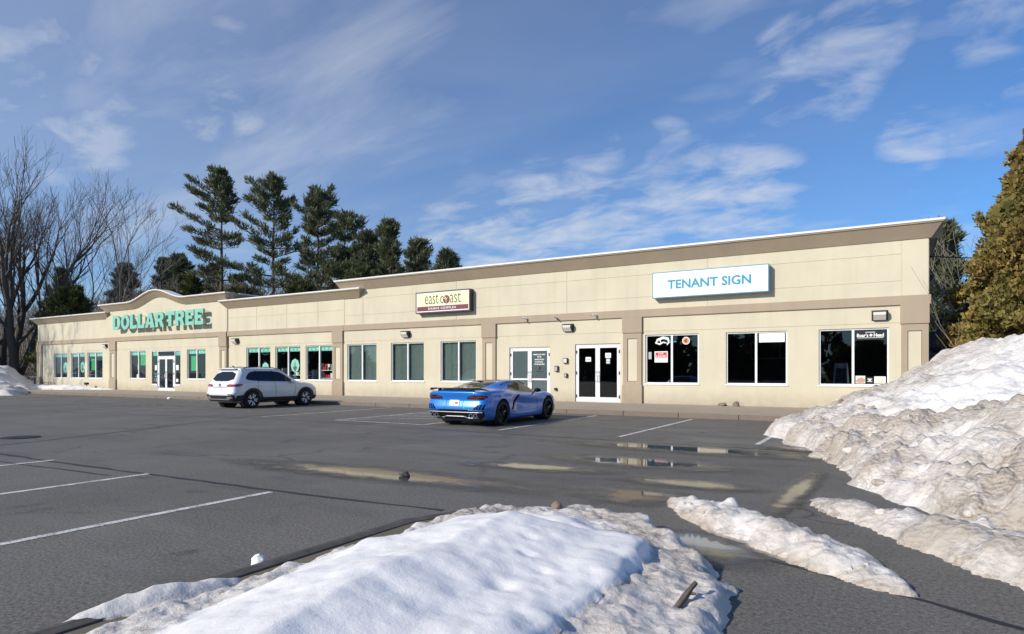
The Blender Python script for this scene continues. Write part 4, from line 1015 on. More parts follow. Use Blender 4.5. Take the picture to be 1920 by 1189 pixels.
def build_suv(loc, rz):
    r_ = empty('parked_car', loc, rz); tag(r_, 'white compact suv with roof rails parked nose-in at the kerb', 'car', 'cars parked at the shops')
    bm = loft_body(suv_grid()); bv = BVHTree.FromBMesh(bm)
    RA, FA, R = .93, 3.61, .345
    me = cut(bm, [cyl(x, R, .405, s_*.55, s_*1.2) for x in (RA, FA) for s_ in (1, -1)])
    body = obj('body', me, 'paint_white', r_, smooth=35)
    obj('underbody', boxes((.5, 4.2, -.62, .62, .20, .30)), 'dark_plastic', r_)
    for x in (RA, FA):   # dark wheel wells
        for s_ in (1, -1):
            b_ = cyl(x, R, .403, s_*.56, s_*.80); obj('wheel_well', b_, 'dark_plastic', r_)
    side_w = [(.62, 1.20), (.86, 1.455), (1.25, 1.50), (2.1, 1.49), (2.45, 1.43), (2.98, 1.075), (2.92, 1.05), (1.1, 1.10), (.78, 1.13)]
    for v in 'LR':
        g = obj('side_windows', patch(bv, side_w, v, .004), 'car_glass', r_, smooth=30)
        for x in (1.18, 1.98): obj('window_pillar', patch(bv, [(x, 1.07), (x+.06, 1.07), (x+.03, 1.51), (x-.03, 1.51)], v, .009, rnd=0), 'gloss_black', g)
        obj('window_trim', surf_line(bv, [(.70, 1.13), (1.1, 1.09), (2.95, 1.04)], v, .010, .004), 'silver', g)
        s_ = 1 if v == 'L' else -1
        for x in (RA, FA):
            arch = [(x+.405*math.cos(a), R+.405*math.sin(a)) for a in np.linspace(math.radians(-12), math.radians(192), 26)]+[(x+.49*math.cos(a), R+.475*math.sin(a)) for a in np.linspace(math.radians(192), math.radians(-12), 26)]
            obj('arch_cladding', patch(bv, arch, v, .012, .02, rnd=0), 'dark_plastic', r_, smooth=40)
        obj('sill_cladding', patch(bv, [(1.28, .27), (3.2, .27), (3.2, .43), (1.28, .43)], v, .012, .02, rnd=0), 'dark_plastic', r_)
        obj('bumper_cladding', patch(bv, [(.16, .30), (.50, .30), (.52, .55), (.20, .52)], v, .010, .02, rnd=0), 'dark_plastic', r_)
        obj('front_bumper_cladding', patch(bv, [(4.02, .28), (4.28, .28), (4.30, .44), (4.05, .46)], v, .010, .02, rnd=0), 'dark_plastic', r_)
        for x in (1.30, 2.22):
            obj('door_handle', patch(bv, [(x, .875), (x+.19, .87), (x+.19, .90), (x, .905)], v, .022, .02), 'paint_white', r_)
        for pts in ([(1.22, .44), (1.16, .75), (1.20, 1.06)], [(2.03, .44), (2.04, .75), (2.0, 1.05)], [(2.98, .44), (3.06, .8), (3.0, 1.03)]): obj('door_gap', surf_line(bv, pts, v, .006, .0), 'dark_plastic', r_)
        obj('side_crease', surf_line(bv, [(.55, .93), (1.5, .915), (3.2, .90)], v, .006, -.001), 'paint_white', r_)
        obj('side_taillight', patch(bv, [(.11, .86), (.42, .90), (.47, 1.00), (.13, .98)], v, .006, .012), 'tail_red', r_)
        obj('roof_rail', (lambda b_: tube(b_, [(.62, s_*.585, 1.585), (.80, s_*.60, 1.635), (1.4, s_*.60, 1.665), (2.1, s_*.595, 1.645), (2.38, s_*.59, 1.565)], .016, 6))(new()), 'dark_plastic', r_, smooth=60)
        mb = new(); bmesh.ops.create_uvsphere(mb, u_segments=12, v_segments=8, radius=1)
        for q in mb.verts: q.co = Vector((2.80+q.co.x*.075, s_*(1.0)+q.co.y*.105, 1.065+q.co.z*.075))
        obj('mirror', mb, 'paint_white', r_, smooth=60); obj('mirror_arm', boxes((2.77, 2.86, min(s_*.86, s_*.95), max(s_*.86, s_*.95), 1.005, 1.04)), 'dark_plastic', r_)
    obj('rear_window', patch(bv, [(-.70, 1.09), (.70, 1.09), (.575, 1.47), (-.575, 1.47)], 'B', .004), 'car_glass', r_, smooth=30)
    obj('spoiler', boxes((.33, .52, -.53, .53, 1.568, 1.602), bev=.015), 'paint_white', r_)
    for s_ in (1, -1):
        tl = obj('taillight', patch(bv, [(s_*.42, .865), (s_*.86, .87), (s_*.885, .985), (s_*.46, .965)], 'B', .006, .012), 'tail_red', r_, smooth=30)
        obj('light_bar', patch(bv, [(s_*.50, .90), (s_*.84, .905), (s_*.84, .93), (s_*.50, .925)], 'B', .012, .006, rnd=0), 'tail_bright', tl)
        obj('exhaust_trim', patch(bv, [(s_*.50, .415), (s_*.80, .425), (s_*.80, .475), (s_*.50, .465)], 'B', .022, .012), 'silver', r_)
        obj('reflector', patch(bv, [(s_*.60, .555), (s_*.82, .56), (s_*.82, .59), (s_*.60, .585)], 'B', .016, .006, rnd=0), 'tail_red', r_)
    obj('tailgate_line', surf_line(bv, [(-.44, .855), (.44, .855)], 'B', .010, .002), 'dark_plastic', r_)
    obj('rear_bumper', patch(bv, [(-.84, .29), (.84, .29), (.87, .545), (.55, .53), (-.55, .53), (-.87, .545)], 'B', .010, .02, rnd=0), 'dark_plastic', r_)
    obj('bumper_trim', patch(bv, [(-.60, .36), (.60, .36), (.66, .40), (.66, .43), (.56, .395), (-.56, .395), (-.66, .43), (-.66, .40)], 'B', .024, .012, rnd=0), 'silver', r_)
    pl = obj('licence_plate', patch(bv, [(-.16, .70), (.16, .70), (.16, .86-.015), (-.16, .86-.015)], 'B', .008, .008, rnd=0), 'plate_white', r_)
    obj('plate_print', patch(bv, [(-.12, .745), (.12, .745), (.12, .795), (-.12, .795)], 'B', .013, .003, rnd=0), 'coping', pl)
    em = new(); 
    for k in range(20):
        a = k*2*math.pi/20; b_ = (k+1)*2*math.pi/20
        tube(em, [(.078, .065*math.cos(a), .925+.065*math.sin(a)), (.078, .065*math.cos(b_), .925+.065*math.sin(b_))], .009, 4)
    for pth in ([(-.035, .055), (0, .005), (.035, .055)], [(-.06, .02), (-.03, -.055), (0, -.005), (.03, -.055), (.06, .02)]):
        tube(em, [(.078, -a, .925+b_) for a, b_ in pth], .008, 4)
    obj('badge', em, 'bronze', r_)
    ab = new(); tube(ab, [(.72, 0, 1.635), (.66, 0, 1.70), (.60, 0, 1.70)], [.035, .02, .008], 5); obj('antenna', ab, 'gloss_black', r_)
    obj('wiper', (lambda b_: tube(b_, [(.13, .0, 1.10), (.17, .35, 1.13)], .010, 5))(new()), 'dark_plastic', r_)
    def spokes(Rr, y, s_):
        b_ = new(); d_ = new()
        for k in range(10):
            a = k*2*math.pi/10+(.10 if k % 2 else -.10)+.2; dx_, dz = math.cos(a), math.sin(a)
            q = [(.06, .014), (Rr*.6, .019), (Rr-.005, .030)]
            vs = []
            for rr, hw_ in q:
                for sg in (-1, 1):
                    for dy in (0, -.03*s_): vs.append(b_.verts.new((rr*dx_-sg*hw_*dz, y+dy, rr*dz+sg*hw_*dx_)))
            for i in (0, 4):
                A_, B_, C_, D_ = vs[i], vs[i+2], vs[i+6], vs[i+4]
                b_.faces.new((A_, B_, C_, D_)); b_.faces.new((vs[i+1], vs[i+3], vs[i+7], vs[i+5]))
                b_.faces.new((vs[i], vs[i+1], vs[i+5], vs[i+4])); b_.faces.new((vs[i+2], vs[i+3], vs[i+7], vs[i+6]))
        bmesh.ops.recalc_face_normals(b_, faces=b_.faces)
        hb = disc_bm(.055, .055, .05, 16, (0, y+.0*s_, 0))
        return [('spokes', b_, 'white_alum'), ('hub', hb, 'gloss_black')]
    for x in (RA, FA):
        for s_ in (1, -1): wheel(r_, x, s_, .80, R, .22, spokes, 'gloss_black')
    return r_
build_suv((-22.85, 15.5, 0.0), math.pi/2)

# ---- blue mid-engined coupe
def coupe_grid():
    rear_x = [.40, .28, .12, .02, .055, .07, .03, .02, .06, .12, .12]
    rear_w = [0, .78, .90, .955, .955, .945, .935, .90, .80, .5, 0]
    rear_z = [.16, .16, .26, .46, .64, .72, .86, .915, .95, .965, .968]
    cols = []
    for f, dx_ in ((0, 0), (.6, .01), (.9, .05), (1.0, .20)):
        cols.append([(rear_x[j]+dx_*(1 if j < 8 else .6), rear_w[j]*f, rear_z[j]-(.0 if f < .8 else (.015 if j > 6 else 0))) for j in range(11)])
    st = [  # w,z for rows 1..10
     (.55, [(.80, .15), (.93, .24), (.965, .42), (.97, .62), (.972, .74), (.955, .875), (.90, .94), (.72, .975), (.46, .99), (0, .995)]),
     (.98, [(.80, .15), (.94, .24), (.97, .42), (.975, .62), (.975, .76), (.955, .89), (.885, .955), (.66, 1.03), (.43, 1.065), (0, 1.075)]),
     (1.40, [(.80, .15), (.92, .22), (.945, .40), (.94, .60), (.945, .74), (.93, .865), (.865, .935), (.615, 1.115), (.41, 1.155), (0, 1.165)]),
     (1.85, [(.80, .15), (.90, .22), (.90, .38), (.865, .58), (.89, .72), (.90, .815), (.84, .885), (.565, 1.185), (.38, 1.218), (0, 1.225)]),
     (2.35, [(.80, .15), (.90, .22), (.905, .34), (.87, .54), (.90, .69), (.905, .785), (.845, .845), (.555, 1.185), (.38, 1.225), (0, 1.235)])]
    for x, wz in st: cols.append([(x, 0, .14)]+[(x, w_, z_) for w_, z_ in wz])
    cols.append([(2.85, 0, .14), (2.85, .80, .15), (2.85, .90, .22), (2.85, .91, .34), (2.85, .895, .54), (2.85, .915, .68), (2.85, .905, .765), (2.84, .84, .815), (2.74, .575, 1.11), (2.68, .40, 1.165), (2.66, 0, 1.185)])
    cols.append([(3.25, 0, .14), (3.25, .80, .15), (3.25, .90, .22), (3.25, .925, .36), (3.25, .92, .56), (3.25, .93, .68), (3.25, .91, .78), (3.24, .84, .825), (3.16, .66, .90), (3.08, .42, .965), (3.06, 0, .99)])
    cols.append([(3.65, 0, .14), (3.65, .80, .15), (3.65, .91, .24), (3.65, .945, .40), (3.65, .95, .58), (3.65, .945, .70), (3.65, .915, .815), (3.63, .83, .855), (3.58, .66, .82), (3.52, .42, .80), (3.5, 0, .815)])
    cols.append([(4.05, 0, .14), (4.05, .76, .15), (4.05, .88, .24), (4.05, .92, .40), (4.05, .915, .56), (4.05, .90, .66), (4.05, .86, .745), (4.03, .77, .785), (4.0, .62, .745), (3.96, .40, .715), (3.95, 0, .72)])
    cols.append([(4.38, 0, .14), (4.38, .62, .16), (4.40, .74, .24), (4.41, .78, .38), (4.40, .77, .50), (4.39, .75, .57), (4.37, .70, .63), (4.35, .62, .655), (4.33, .5, .64), (4.31, .33, .625), (4.30, 0, .63)])
    cols.append([(4.56, 0, .15), (4.56, .34, .17), (4.59, .42, .24), (4.60, .45, .36), (4.59, .44, .45), (4.57, .43, .51), (4.54, .40, .55), (4.51, .36, .57), (4.49, .30, .57), (4.47, .2, .565), (4.46, 0, .565)])
    cols.append([(4.60, 0, .15), (4.60, 0, .17), (4.63, 0, .24), (4.64, 0, .36), (4.63, 0, .45), (4.61, 0, .51), (4.58, 0, .54), (4.55, 0, .555), (4.52, 0, .56), (4.50, 0, .56), (4.50, 0, .56)])
    return np.array(cols, float)
def build_coupe(loc, rz):
    r_ = empty('parked_car', loc, rz); tag(r_, 'blue low sports coupe with black rear spoiler parked nose-in at the kerb', 'car', 'cars parked at the shops')
    bm = loft_body(coupe_grid()); bv = BVHTree.FromBMesh(bm)
    RA, FA, R = .97, 3.68, .348
    me = cut(bm, [cyl(x, R+.005, .388, s_*.55, s_*1.2) for x in (RA, FA) for s_ in (1, -1)])
    obj('body', me, 'paint_blue', r_, smooth=33)
    obj('underbody', boxes((.4, 4.3, -.6, .6, .11, .22)), 'dark_plastic', r_)
    for x in (RA, FA):
        for s_ in (1, -1): obj('wheel_well', cyl(x, R+.005, .386, s_*.56, s_*.74), 'dark_plastic', r_)
    for v in 'LR':
        s_ = 1 if v == 'L' else -1
        obj('side_window', patch(bv, [(1.50, .985), (1.72, 1.115), (2.1, 1.165), (2.42, 1.16), (2.72, 1.075), (3.10, .885), (3.02, .855), (2.3, .885), (1.75, .94)], v, .004), 'car_glass', r_, smooth=30)
        obj('roof_trim', surf_line(bv, [(1.35, 1.10), (1.7, 1.165), (2.1, 1.20), (2.42, 1.195), (2.75, 1.10)], v, .014, .002), 'gloss_black', r_)
        obj('side_intake', patch(bv, [(1.46, .40), (1.62, .40), (1.78, .62), (1.98, .80), (1.86, .82), (1.66, .68), (1.58, .56)], v, .006, .02, rnd=0), 'gloss_black', r_)
        obj('intake_blade', surf_line(bv, [(1.52, .42), (1.66, .62), (1.92, .815)], v, .014, .012), 'gloss_black', r_)
        obj('door_gap', surf_line(bv, [(2.98, .30), (3.0, .55), (2.93, .80)], v, .005, 0), 'black', r_)
        obj('door_crease', surf_line(bv, [(1.62, .36), (2.3, .36), (2.9, .385), (3.05, .43)], v, .018, .002), 'paint_blue', r_, smooth=60)
        obj('rocker', patch(bv, [(1.40, .17), (3.26, .17), (3.26, .23), (1.40, .23)], v, .012, .02, rnd=0), 'paint_blue', r_)
        mb = new(); bmesh.ops.create_uvsphere(mb, u_segments=14, v_segments=9, radius=1)
        for q in mb.verts: q.co = Vector((2.86+q.co.x*.10, s_*.995+q.co.y*.11, .925+q.co.z*.065))
        obj('mirror', mb, 'gloss_black', r_, smooth=60); ab = new(); tube(ab, [(2.88, s_*.82, .83), (2.86, s_*.95, .905)], .018, 6); obj('mirror_arm', ab, 'gloss_black', r_)
        obj('headlight', patch(bv, [(4.02, .66), (4.20, .60), (4.26, .62), (4.05, .72)], v, .005, .01), 'gloss_black', r_)
        obj('rear_vent', patch(bv, [(s_*.60, .46), (s_*.90, .46), (s_*.925, .60), (s_*.72, .595)], 'B', .006, .012, rnd=0), 'gloss_black', r_)
        for k in range(3): obj('vent_bar', surf_line(bv, [(s_*(.69+.075*k), .47), (s_*(.745+.07*k), .585)], 'B', .011, .014), 'paint_blue', r_)
        tl = obj('taillight', patch(bv, [(s_*.40, .735), (s_*.86, .725), (s_*.94, .775), (s_*.93, .835), (s_*.60, .845), (s_*.42, .80)], 'B', .006, .012, rnd=0), 'tail_smoke', r_)
        for q0, q1 in ((.46, .64), (.69, .90)):
            obj('light_strip', surf_line(bv, [(s_*q0, .76), (s_*(q0+.05), .795), (s_*q1, .80), (s_*q1, .765)], 'B', .007, .014), 'tail_bright', tl)
        for k in (0, 1):
            b_ = lathe(new(), [(.052, 0), (.058, -.01), (.058, .12), (.044, .12), (.044, 0)], 20); 
            e_ = obj('exhaust_tip', b_, 'chrome', r_, (-.0, s_*(.56+k*.14), .305), smooth=40); e_.rotation_euler = (0, 0, -math.pi/2)
            b_ = disc_bm(.044, .044, .004, 16); d_ = obj('exhaust_bore', b_, 'black', r_, (.06, s_*(.56+k*.14), .305)); d_.rotation_euler = (0, 0, -math.pi/2)
        # spoiler end plate curling forward
        sp = new(); tube(sp, [(.05, s_*.60, 1.015), (.07, s_*.80, 1.01), (.16, s_*.90, .985), (.36, s_*.915, .95)], [.022, .026, .022, .008], 6)
        obj('spoiler_wing', sp, 'gloss_black', r_, smooth=60)
        obj('spoiler_post', boxes((.08, .18, min(s_*.52, s_*.57), max(s_*.52, s_*.57), .94, 1.02)), 'gloss_black', r_)
    obj('spoiler', boxes((.02, .17, -.62, .62, 1.005, 1.03), bev=.008), 'gloss_black', r_)
    obj('spoiler_lip', boxes((.10, .30, -.46, .46, .955, .995), bev=.01), 'gloss_black', r_)
    obj('engine_glass', patch(bv, [(.52, -.40), (1.05, -.42), (1.60, -.40), (1.66, 0), (1.60, .40), (1.05, .42), (.52, .40)], 'T', .004), 'car_glass', r_, smooth=30)
    for k in range(3): obj('hatch_vent', patch(bv, [(.36+.07*k, -.42), (.40+.07*k, -.42), (.40+.07*k, .42), (.36+.07*k, .42)], 'T', .008, rnd=0), 'gloss_black', r_)
    obj('windshield', patch(bv, [(2.55, -.46), (2.9, -.55), (3.18, -.62), (3.28, 0), (3.18, .62), (2.9, .55), (2.55, .46)], 'T', .004), 'car_glass', r_, smooth=30)
    obj('roof_panel', patch(bv, [(1.70, -.40), (2.50, -.40), (2.50, .40), (1.70, .40)], 'T', .003, rnd=0), 'gloss_black', r_, smooth=30)
    obj('diffuser', patch(bv, [(-.74, .19), (.74, .19), (.88, .30), (.90, .43), (.62, .435), (.45, .46), (-.45, .46), (-.62, .435), (-.90, .43), (-.88, .30)], 'B', .010, .02, rnd=0), 'gloss_black', r_)
    obj('diffuser_edge', surf_line(bv, [(-.86, .40), (-.5, .395), (.5, .395), (.86, .40)], 'B', .012, .018), 'silver', r_)
    obj('diffuser_fin', surf_line(bv, [(-.72, .25), (-.40, .25), (-.28, .285), (.28, .285), (.40, .25), (.72, .25)], 'B', .014, .02), 'silver', r_)
    pl = obj('licence_plate', patch(bv, [(-.155, .555), (.155, .555), (.155, .71), (-.155, .71)], 'B', .014, .01, rnd=0), 'plate_white', r_)
    obj('plate_print', patch(bv, [(-.12, .60), (-.02, .60), (-.02, .655), (-.12, .655)], 'B', .020, .003, rnd=0), 'red', pl)
    obj('plate_print', patch(bv, [(.03, .60), (.12, .60), (.12, .655), (.03, .655)], 'B', .020, .003, rnd=0), 'grey_alum', pl)
    obj('plate_recess_edge', surf_line(bv, [(-.36, .48), (-.27, .54), (-.27, .72), (.27, .72), (.27, .54), (.36, .48)], 'B', .008, 0), 'paint_blue', r_)
    def spokes(Rr, y, s_):
        b_ = new()
        for k in range(5):
            for da in (-.16, .16):
                a = k*2*math.pi/5+da+.3; tube(b_, [(.05*math.cos(a-da*.7), y, .05*math.sin(a-da*.7)), (Rr*math.cos(a), y-.008*s_, Rr*math.sin(a))], [.020, .018], 5)
        rg = lathe(new(), [(Rr+.006, y+.018*s_), (Rr+.012, y+.026*s_), (Rr+.020, y+.018*s_)], 44); bmesh.ops.recalc_face_normals(rg, faces=rg.faces)
        return [('spokes', b_, 'gloss_black'), ('rim_edge', rg, 'silver'), ('hub', disc_bm(.05, .05, .05, 16, (0, y, 0)), 'gloss_black')]
    for x, wd_, tr_ in ((RA, .30, .81), (FA, .245, .815)):
        for s_ in (1, -1): wheel(r_, x, s_, tr_, R, wd_, spokes, 'gloss_black')
    return r_
build_coupe((-9.95, 13.62, 0.0), math.pi/2)

# ------------------------------------------------------------------ snow
def seg_dist(px, py, poly):
    """signed distance to a closed outline, positive inside"""
    d_ = np.full(px.shape, 1e9); ins = np.zeros(px.shape, bool); n = len(poly)
    for k in range(n):
        (x0, y0), (x1, y1) = poly[k], poly[(k+1) % n]; ex, ey = x1-x0, y1-y0
        t_ = np.clip(((px-x0)*ex+(py-y0)*ey)/(ex*ex+ey*ey), 0, 1); d_ = np.minimum(d_, np.hypot(px-x0-t_*ex, py-y0-t_*ey))
        c_ = ((y0 > py) != (y1 > py)) & (px < (x1-x0)*(py-y0)/((y1-y0)+1e-12)+x0); ins ^= c_
    return np.where(ins, d_, -d_)
def nz(X, Y, sc, oct_=4, seed=0.0, kind='fbm', z=0.0):
    f = noise.fractal if kind == 'fbm' else noise.ridged_multi_fractal
    out = np.empty(X.size)
    for i, (a, b_) in enumerate(zip(X.ravel()*sc, Y.ravel()*sc)):
        out[i] = noise.fractal((a+seed, b_-seed, seed*.7), 1.0, 2.0, oct_) if kind == 'fbm' else noise.turbulence((a+seed, b_-seed, seed), oct_, True)
    return out.reshape(X.shape)
def lumps(X, Y, sc, seed=0.0):
    out = np.empty(X.size)
    for i, (a, b_) in enumerate(zip(X.ravel()*sc, Y.ravel()*sc)):
        d_ = noise.voronoi((a+seed, b_, seed))[0]; out[i] = 1-min(1.0, d_[0]*1.25)
    return out.reshape(X.shape)
def snow_mesh(name, x0, x1, y0, y1, step, fn, zb=0.0):
    nx, ny = int((x1-x0)/step)+1, int((y1-y0)/step)+1
    X, Y = np.meshgrid(np.linspace(x0, x1, nx), np.linspace(y0, y1, ny), indexing='ij')
    Hh, Dd, jx, jy = fn(X, Y)
    idx = np.arange(nx*ny).reshape(nx, ny); F = np.stack([idx[:-1, :-1], idx[1:, :-1], idx[1:, 1:], idx[:-1, 1:]], -1).reshape(-1, 4)
    hf = Hh.ravel(); keep = (hf[F].max(1) > -.015); F = F[keep]
    V = np.stack([X+jx, Y+jy, np.maximum(Hh, -.03)+zb], -1).reshape(-1, 3)
    used = np.unique(F); remap = np.full(nx*ny, -1); remap[used] = np.arange(len(used))
    me = npmesh(name, V[used], remap[F], 'snow', np.clip(Dd.ravel()[used], 0, 1.2))
    me.polygons.foreach_set('use_smooth', [True]*len(me.polygons)); return me
def smooth(a, b_, x): t_ = np.clip((x-a)/(b_-a), 0, 1); return t_*t_*(3-2*t_)
def gauss(X, Y, cx_, cy, rx, ry, rot=0.0):
    c_, s_ = math.cos(rot), math.sin(rot); u_ = ((X-cx_)*c_+(Y-cy)*s_)/rx; v = (-(X-cx_)*s_+(Y-cy)*c_)/ry; return np.exp(-(u_*u_+v*v))
def spindle(X, Y, a, b_, hw_, h_):
    ex, ey = b_[0]-a[0], b_[1]-a[1]; L_ = math.hypot(ex, ey); t_ = ((X-a[0])*ex+(Y-a[1])*ey)/L_**2; d_ = ((X-a[0])*-ey+(Y-a[1])*ex)/L_
    env = np.clip(np.sin(np.pi*np.clip(t_, 0, 1)), 0, 1)**.6; wv = hw_*env+1e-4
    return np.where((t_ > 0) & (t_ < 1), h_*env*(1-(d_/wv)**2), -.2)

# foreground: planting island under snow, with a low asphalt berm kerb
isl = [(-3.85, -1.5), (-3.85, 4.55), (-3.7, 4.95), (-3.4, 5.25), (-2.9, 5.4), (-2.2, 5.3), (-1.6, 4.95), (-1.35, 4.4), (-1.3, -1.5)]
bm = new(); ring = []
for k, (x, y) in enumerate(isl):
    p0, p1 = Vector(isl[max(k-1, 0)]), Vector(isl[min(k+1, len(isl)-1)]); d_ = (p1-p0).normalized(); nn = Vector((d_.y, -d_.x))  # right-hand = inwards
    ring.append([bm.verts.new((x-nn.x*o_, y-nn.y*o_, z)) for o_, z in ((.08, -.03), (.055, .05), (.025, .08), (-.03, .085), (-.08, .07), (-.10, -.03))])
for a, b_ in zip(ring[:-1], ring[1:]):
    for k in range(5): bm.faces.new((a[k], a[k+1], b_[k+1], b_[k]))
bmesh.ops.recalc_face_normals(bm, faces=bm.faces); bmesh.ops.subdivide_edges(bm, edges=bm.edges[:], cuts=3)
for v in bm.verts: v.co += Vector(noise.noise_vector(v.co*3))*.012
tag(obj('island_kerb', bm, 'berm', smooth=40), 'low black asphalt kerb edging the snow-covered island', 'kerb')
bm = new(); bm.faces.new([bm.verts.new((x, y, .06)) for x, y in isl]); tag(obj('island_ground', bm, 'winter_ground'), kind='structure')

def f_mound(X, Y):
    cap = [(-2.95, .2), (-3.1, 1.5), (-3.4, 2.3), (-3.56, 3.2), (-3.45, 4.45), (-3.1, 5.0), (-2.5, 5.2), (-1.95, 5.05), (-1.5, 4.5), (-1.36, 3.6), (-1.35, 2.6), (-1.5, .2)]
    n1 = nz(X, Y, .9, 4, 3.3); n2 = nz(X, Y, 3.5, 4, 8.1); n3 = nz(X, Y, 11, 3, 5.5); lp = lumps(X, Y, 4.5, 1.7)
    d_ = seg_dist(X, Y, cap)+n1*.06+n2*.03
    h1 = np.where(d_ > 0, .07+.05*smooth(0, .10, d_)+.10*smooth(0, .5, d_)+.20*smooth(.1, 1.3, d_), -.3)
    h1 += np.where(d_ > 0, .08*smooth(-1.9, -1.5, X)*smooth(0, .1, d_), 0)
    h1 += np.where(d_ > 0, n1*.035+n2*.009+n3*.004, 0)
    for cx_, cy, r_, dp in ((-2.35, 4.35, .14, .05), (-2.02, 4.38, .11, .05), (-2.1, 3.75, .06, .025), (-1.98, 3.5, .06, .02), (-1.78, 3.35, .05, .02), (-1.85, 3.0, .09, .035), (-2.5, 3.3, .35, .02)): h1 -= gauss(X, Y, cx_, cy, r_, r_*.8)*dp
    # dirty ice skirt round the far end and along the right side
    sk = [(-3.72, 2.1), (-3.72, 2.9), (-3.66, 4.0), (-3.7, 4.6), (-3.55, 5.05), (-3.15, 5.55), (-2.55, 5.75), (-1.9, 5.65), (-1.5, 5.2), (-1.15, 4.7), (-.9, 4.3), (-.76, 3.7), (-.8, 2.4), (-1.0, .5), (-3.3, .5), (-3.55, 1.4)]
    e_ = seg_dist(X, Y, sk)+n2*.05+n1*.03
    far = smooth(4.2, 5.0, Y)
    h2 = np.where(e_ > 0, .02+(.09+.03*far)*smooth(0, .14, e_)+.05*smooth(.1, .8, e_)*(1-far*.6)+.03*n2+.02*n3+.035*(lp-.4)*smooth(0, .1, e_), -.3)
    left = smooth(-3.45, -3.75, X)*smooth(4.3, 3.9, Y); h2 = np.where(left > .3, np.minimum(h2, .06+.02*n2-.2*smooth(2.6, 2.9, Y)), h2)
    # broken ice slab lying on the kerb at lower left
    slab = np.maximum(spindle(X, Y, (-3.92, 1.62), (-3.70, 2.72), .15, .085), spindle(X, Y, (-3.45, .9), (-3.4, 2.3), .18, .04)); h3 = np.where(slab > 0, slab+.02*n2+.012*n3+.05, -.3)
    Hh = np.maximum(np.maximum(h1, h2), h3)
    Dd = np.where(h1 >= Hh-1e-6, .06+.10*smooth(.12, 0, d_)+.04*n1, .62+.35*smooth(.25, .0, np.abs(e_-.30))*far+.2*n1)
    Dd = np.where((h3 >= Hh-1e-6), .42, Dd)
    return Hh, Dd, 0*X, 0*X
tag(obj('snow_pile', snow_mesh('snow_pile', -4.5, -.6, .6, 6.0, .026, f_mound)), 'bright white snow mound with a dirty icy rim covering the island in the foreground', 'snow pile')

def f_ridge(X, Y):
    n2 = nz(X, Y, 3.2, 4, 2.2); n3 = nz(X, Y, 10, 4, 6.1); lp = lumps(X, Y, 7, 4.4)
    s_ = spindle(X+n2*.06, Y+n2*.06, (-2.1, 6.98), (.16, 4.80), .33, .17)
    s2 = spindle(X, Y, (-.75, 5.95), (-.05, 5.05), .32, .10)
    s_ = np.maximum(s_, s2); Hh = np.where(s_ > 0, .015+s_*(1+.35*n2)+.025*n3*np.minimum(1, s_*12)+.03*(lp-.3)*np.minimum(1, s_*10), -.2)
    Hh += np.where(s_ > 0, gauss(X, Y, -1.32, 6.55, .10, .08)*.10, 0)
    return Hh, .62+.4*smooth(.10, .0, Hh)+.3*n2, 0*X, 0*X
tag(obj('snow_pile', snow_mesh('snow_pile', -2.3, .4, 4.5, 7.2, .024, f_ridge)), 'low spindle-shaped strip of grey snow lying alone on the asphalt', 'snow pile')

def f_big(X, Y):
    out_ = [(-2.45, 15.6), (-1.75, 13.7), (-1.15, 12.3), (-.62, 11.1), (-.58, 9.9), (-.30, 8.9), (.02, 8.0), (.55, 7.55), (1.3, 6.9), (2.5, 6.0), (4.5, 5.0), (9.5, 4.2), (9.5, 26), (1.5, 25.6), (-.2, 25.2), (-.9, 23.5), (-1.5, 21.0), (-2.15, 18.5)]
    n0 = nz(X, Y, .35, 3, 9.7); n1 = nz(X, Y, 1.1, 4, 4.9); n2 = nz(X, Y, 3.0, 4, 7.7); n3 = nz(X, Y, 9, 4, 1.3); l1 = lumps(X, Y, 1.6, 2.9); l2 = lumps(X, Y, 4.2, 6.3)
    d_ = seg_dist(X, Y, out_)+n1*.22+n2*.07
    base = .30*smooth(0, .30, d_)+.24*smooth(.15, 1.3, d_)+.62*smooth(.6, 3.4, d_)
    base += 1.15*gauss(X, Y, 3.3, 19.5, 2.2, 4.6, .1)+.45*gauss(X, Y, 6.5, 17.0, 3.5, 4)+.40*gauss(X, Y, 1.0, 22.0, 1.9, 2.2)+.22*gauss(X, Y, 2.6, 9.6, 1.7, 1.1, -.3)-.38*gauss(X, Y, 2.6, 12.6, 2.6, 1.1, -.25)
    base *= .78+.22*smooth(7.5, 10.5, Y)
    rough = smooth(0, .5, d_)*(.60+.45*smooth(15, 9, Y))
    rdg = 1-3.2*np.abs(nz(X, Y, 1.5, 3, 11.3)); rdg2 = 1-3.0*np.abs(nz(X, Y, 4.2, 3, 13.7))
    Hh = np.where(d_ > 0, base+rough*(.17*n1+.10*n2+.05*n3+.15*(l1-.42)+.085*(l2-.35)+.045*rdg+.03*rdg2)+.10*n0, -.2)
    # windrow left by the plough in front of the pile
    r2 = spindle(X+n2*.05, Y+n2*.05, (-.78, 7.85), (5.4, .6), .48, .26); r2 = np.where(r2 > 0, .02+r2*(1+.3*n2)+.03*n3+.06*(l2-.3), -.2)
    Hh = np.maximum(Hh, r2)
    white = np.clip(gauss(X, Y, 3.6, 13.3, 3.2, 1.5, -.2)*1.3+gauss(X, Y, 3.4, 17, 3.0, 3.2)*.75+gauss(X, Y, 6.5, 13, 3, 4)*.7, 0, .9)
    Dd = (.74+.40*n1+.35*n0-.10*rdg)*(1-white*.85)+.12
    Dd = np.where(r2 >= Hh-1e-6, .85+.3*n2, Dd)
    return Hh, Dd, n3*.02*rough, n2*.03*rough
tag(obj('snow_pile', snow_mesh('snow_pile', -2.9, 8.5, 3.2, 26.0, .05, f_big)), 'huge dirty snow bank at the right, heaped against the building corner', 'snow pile')

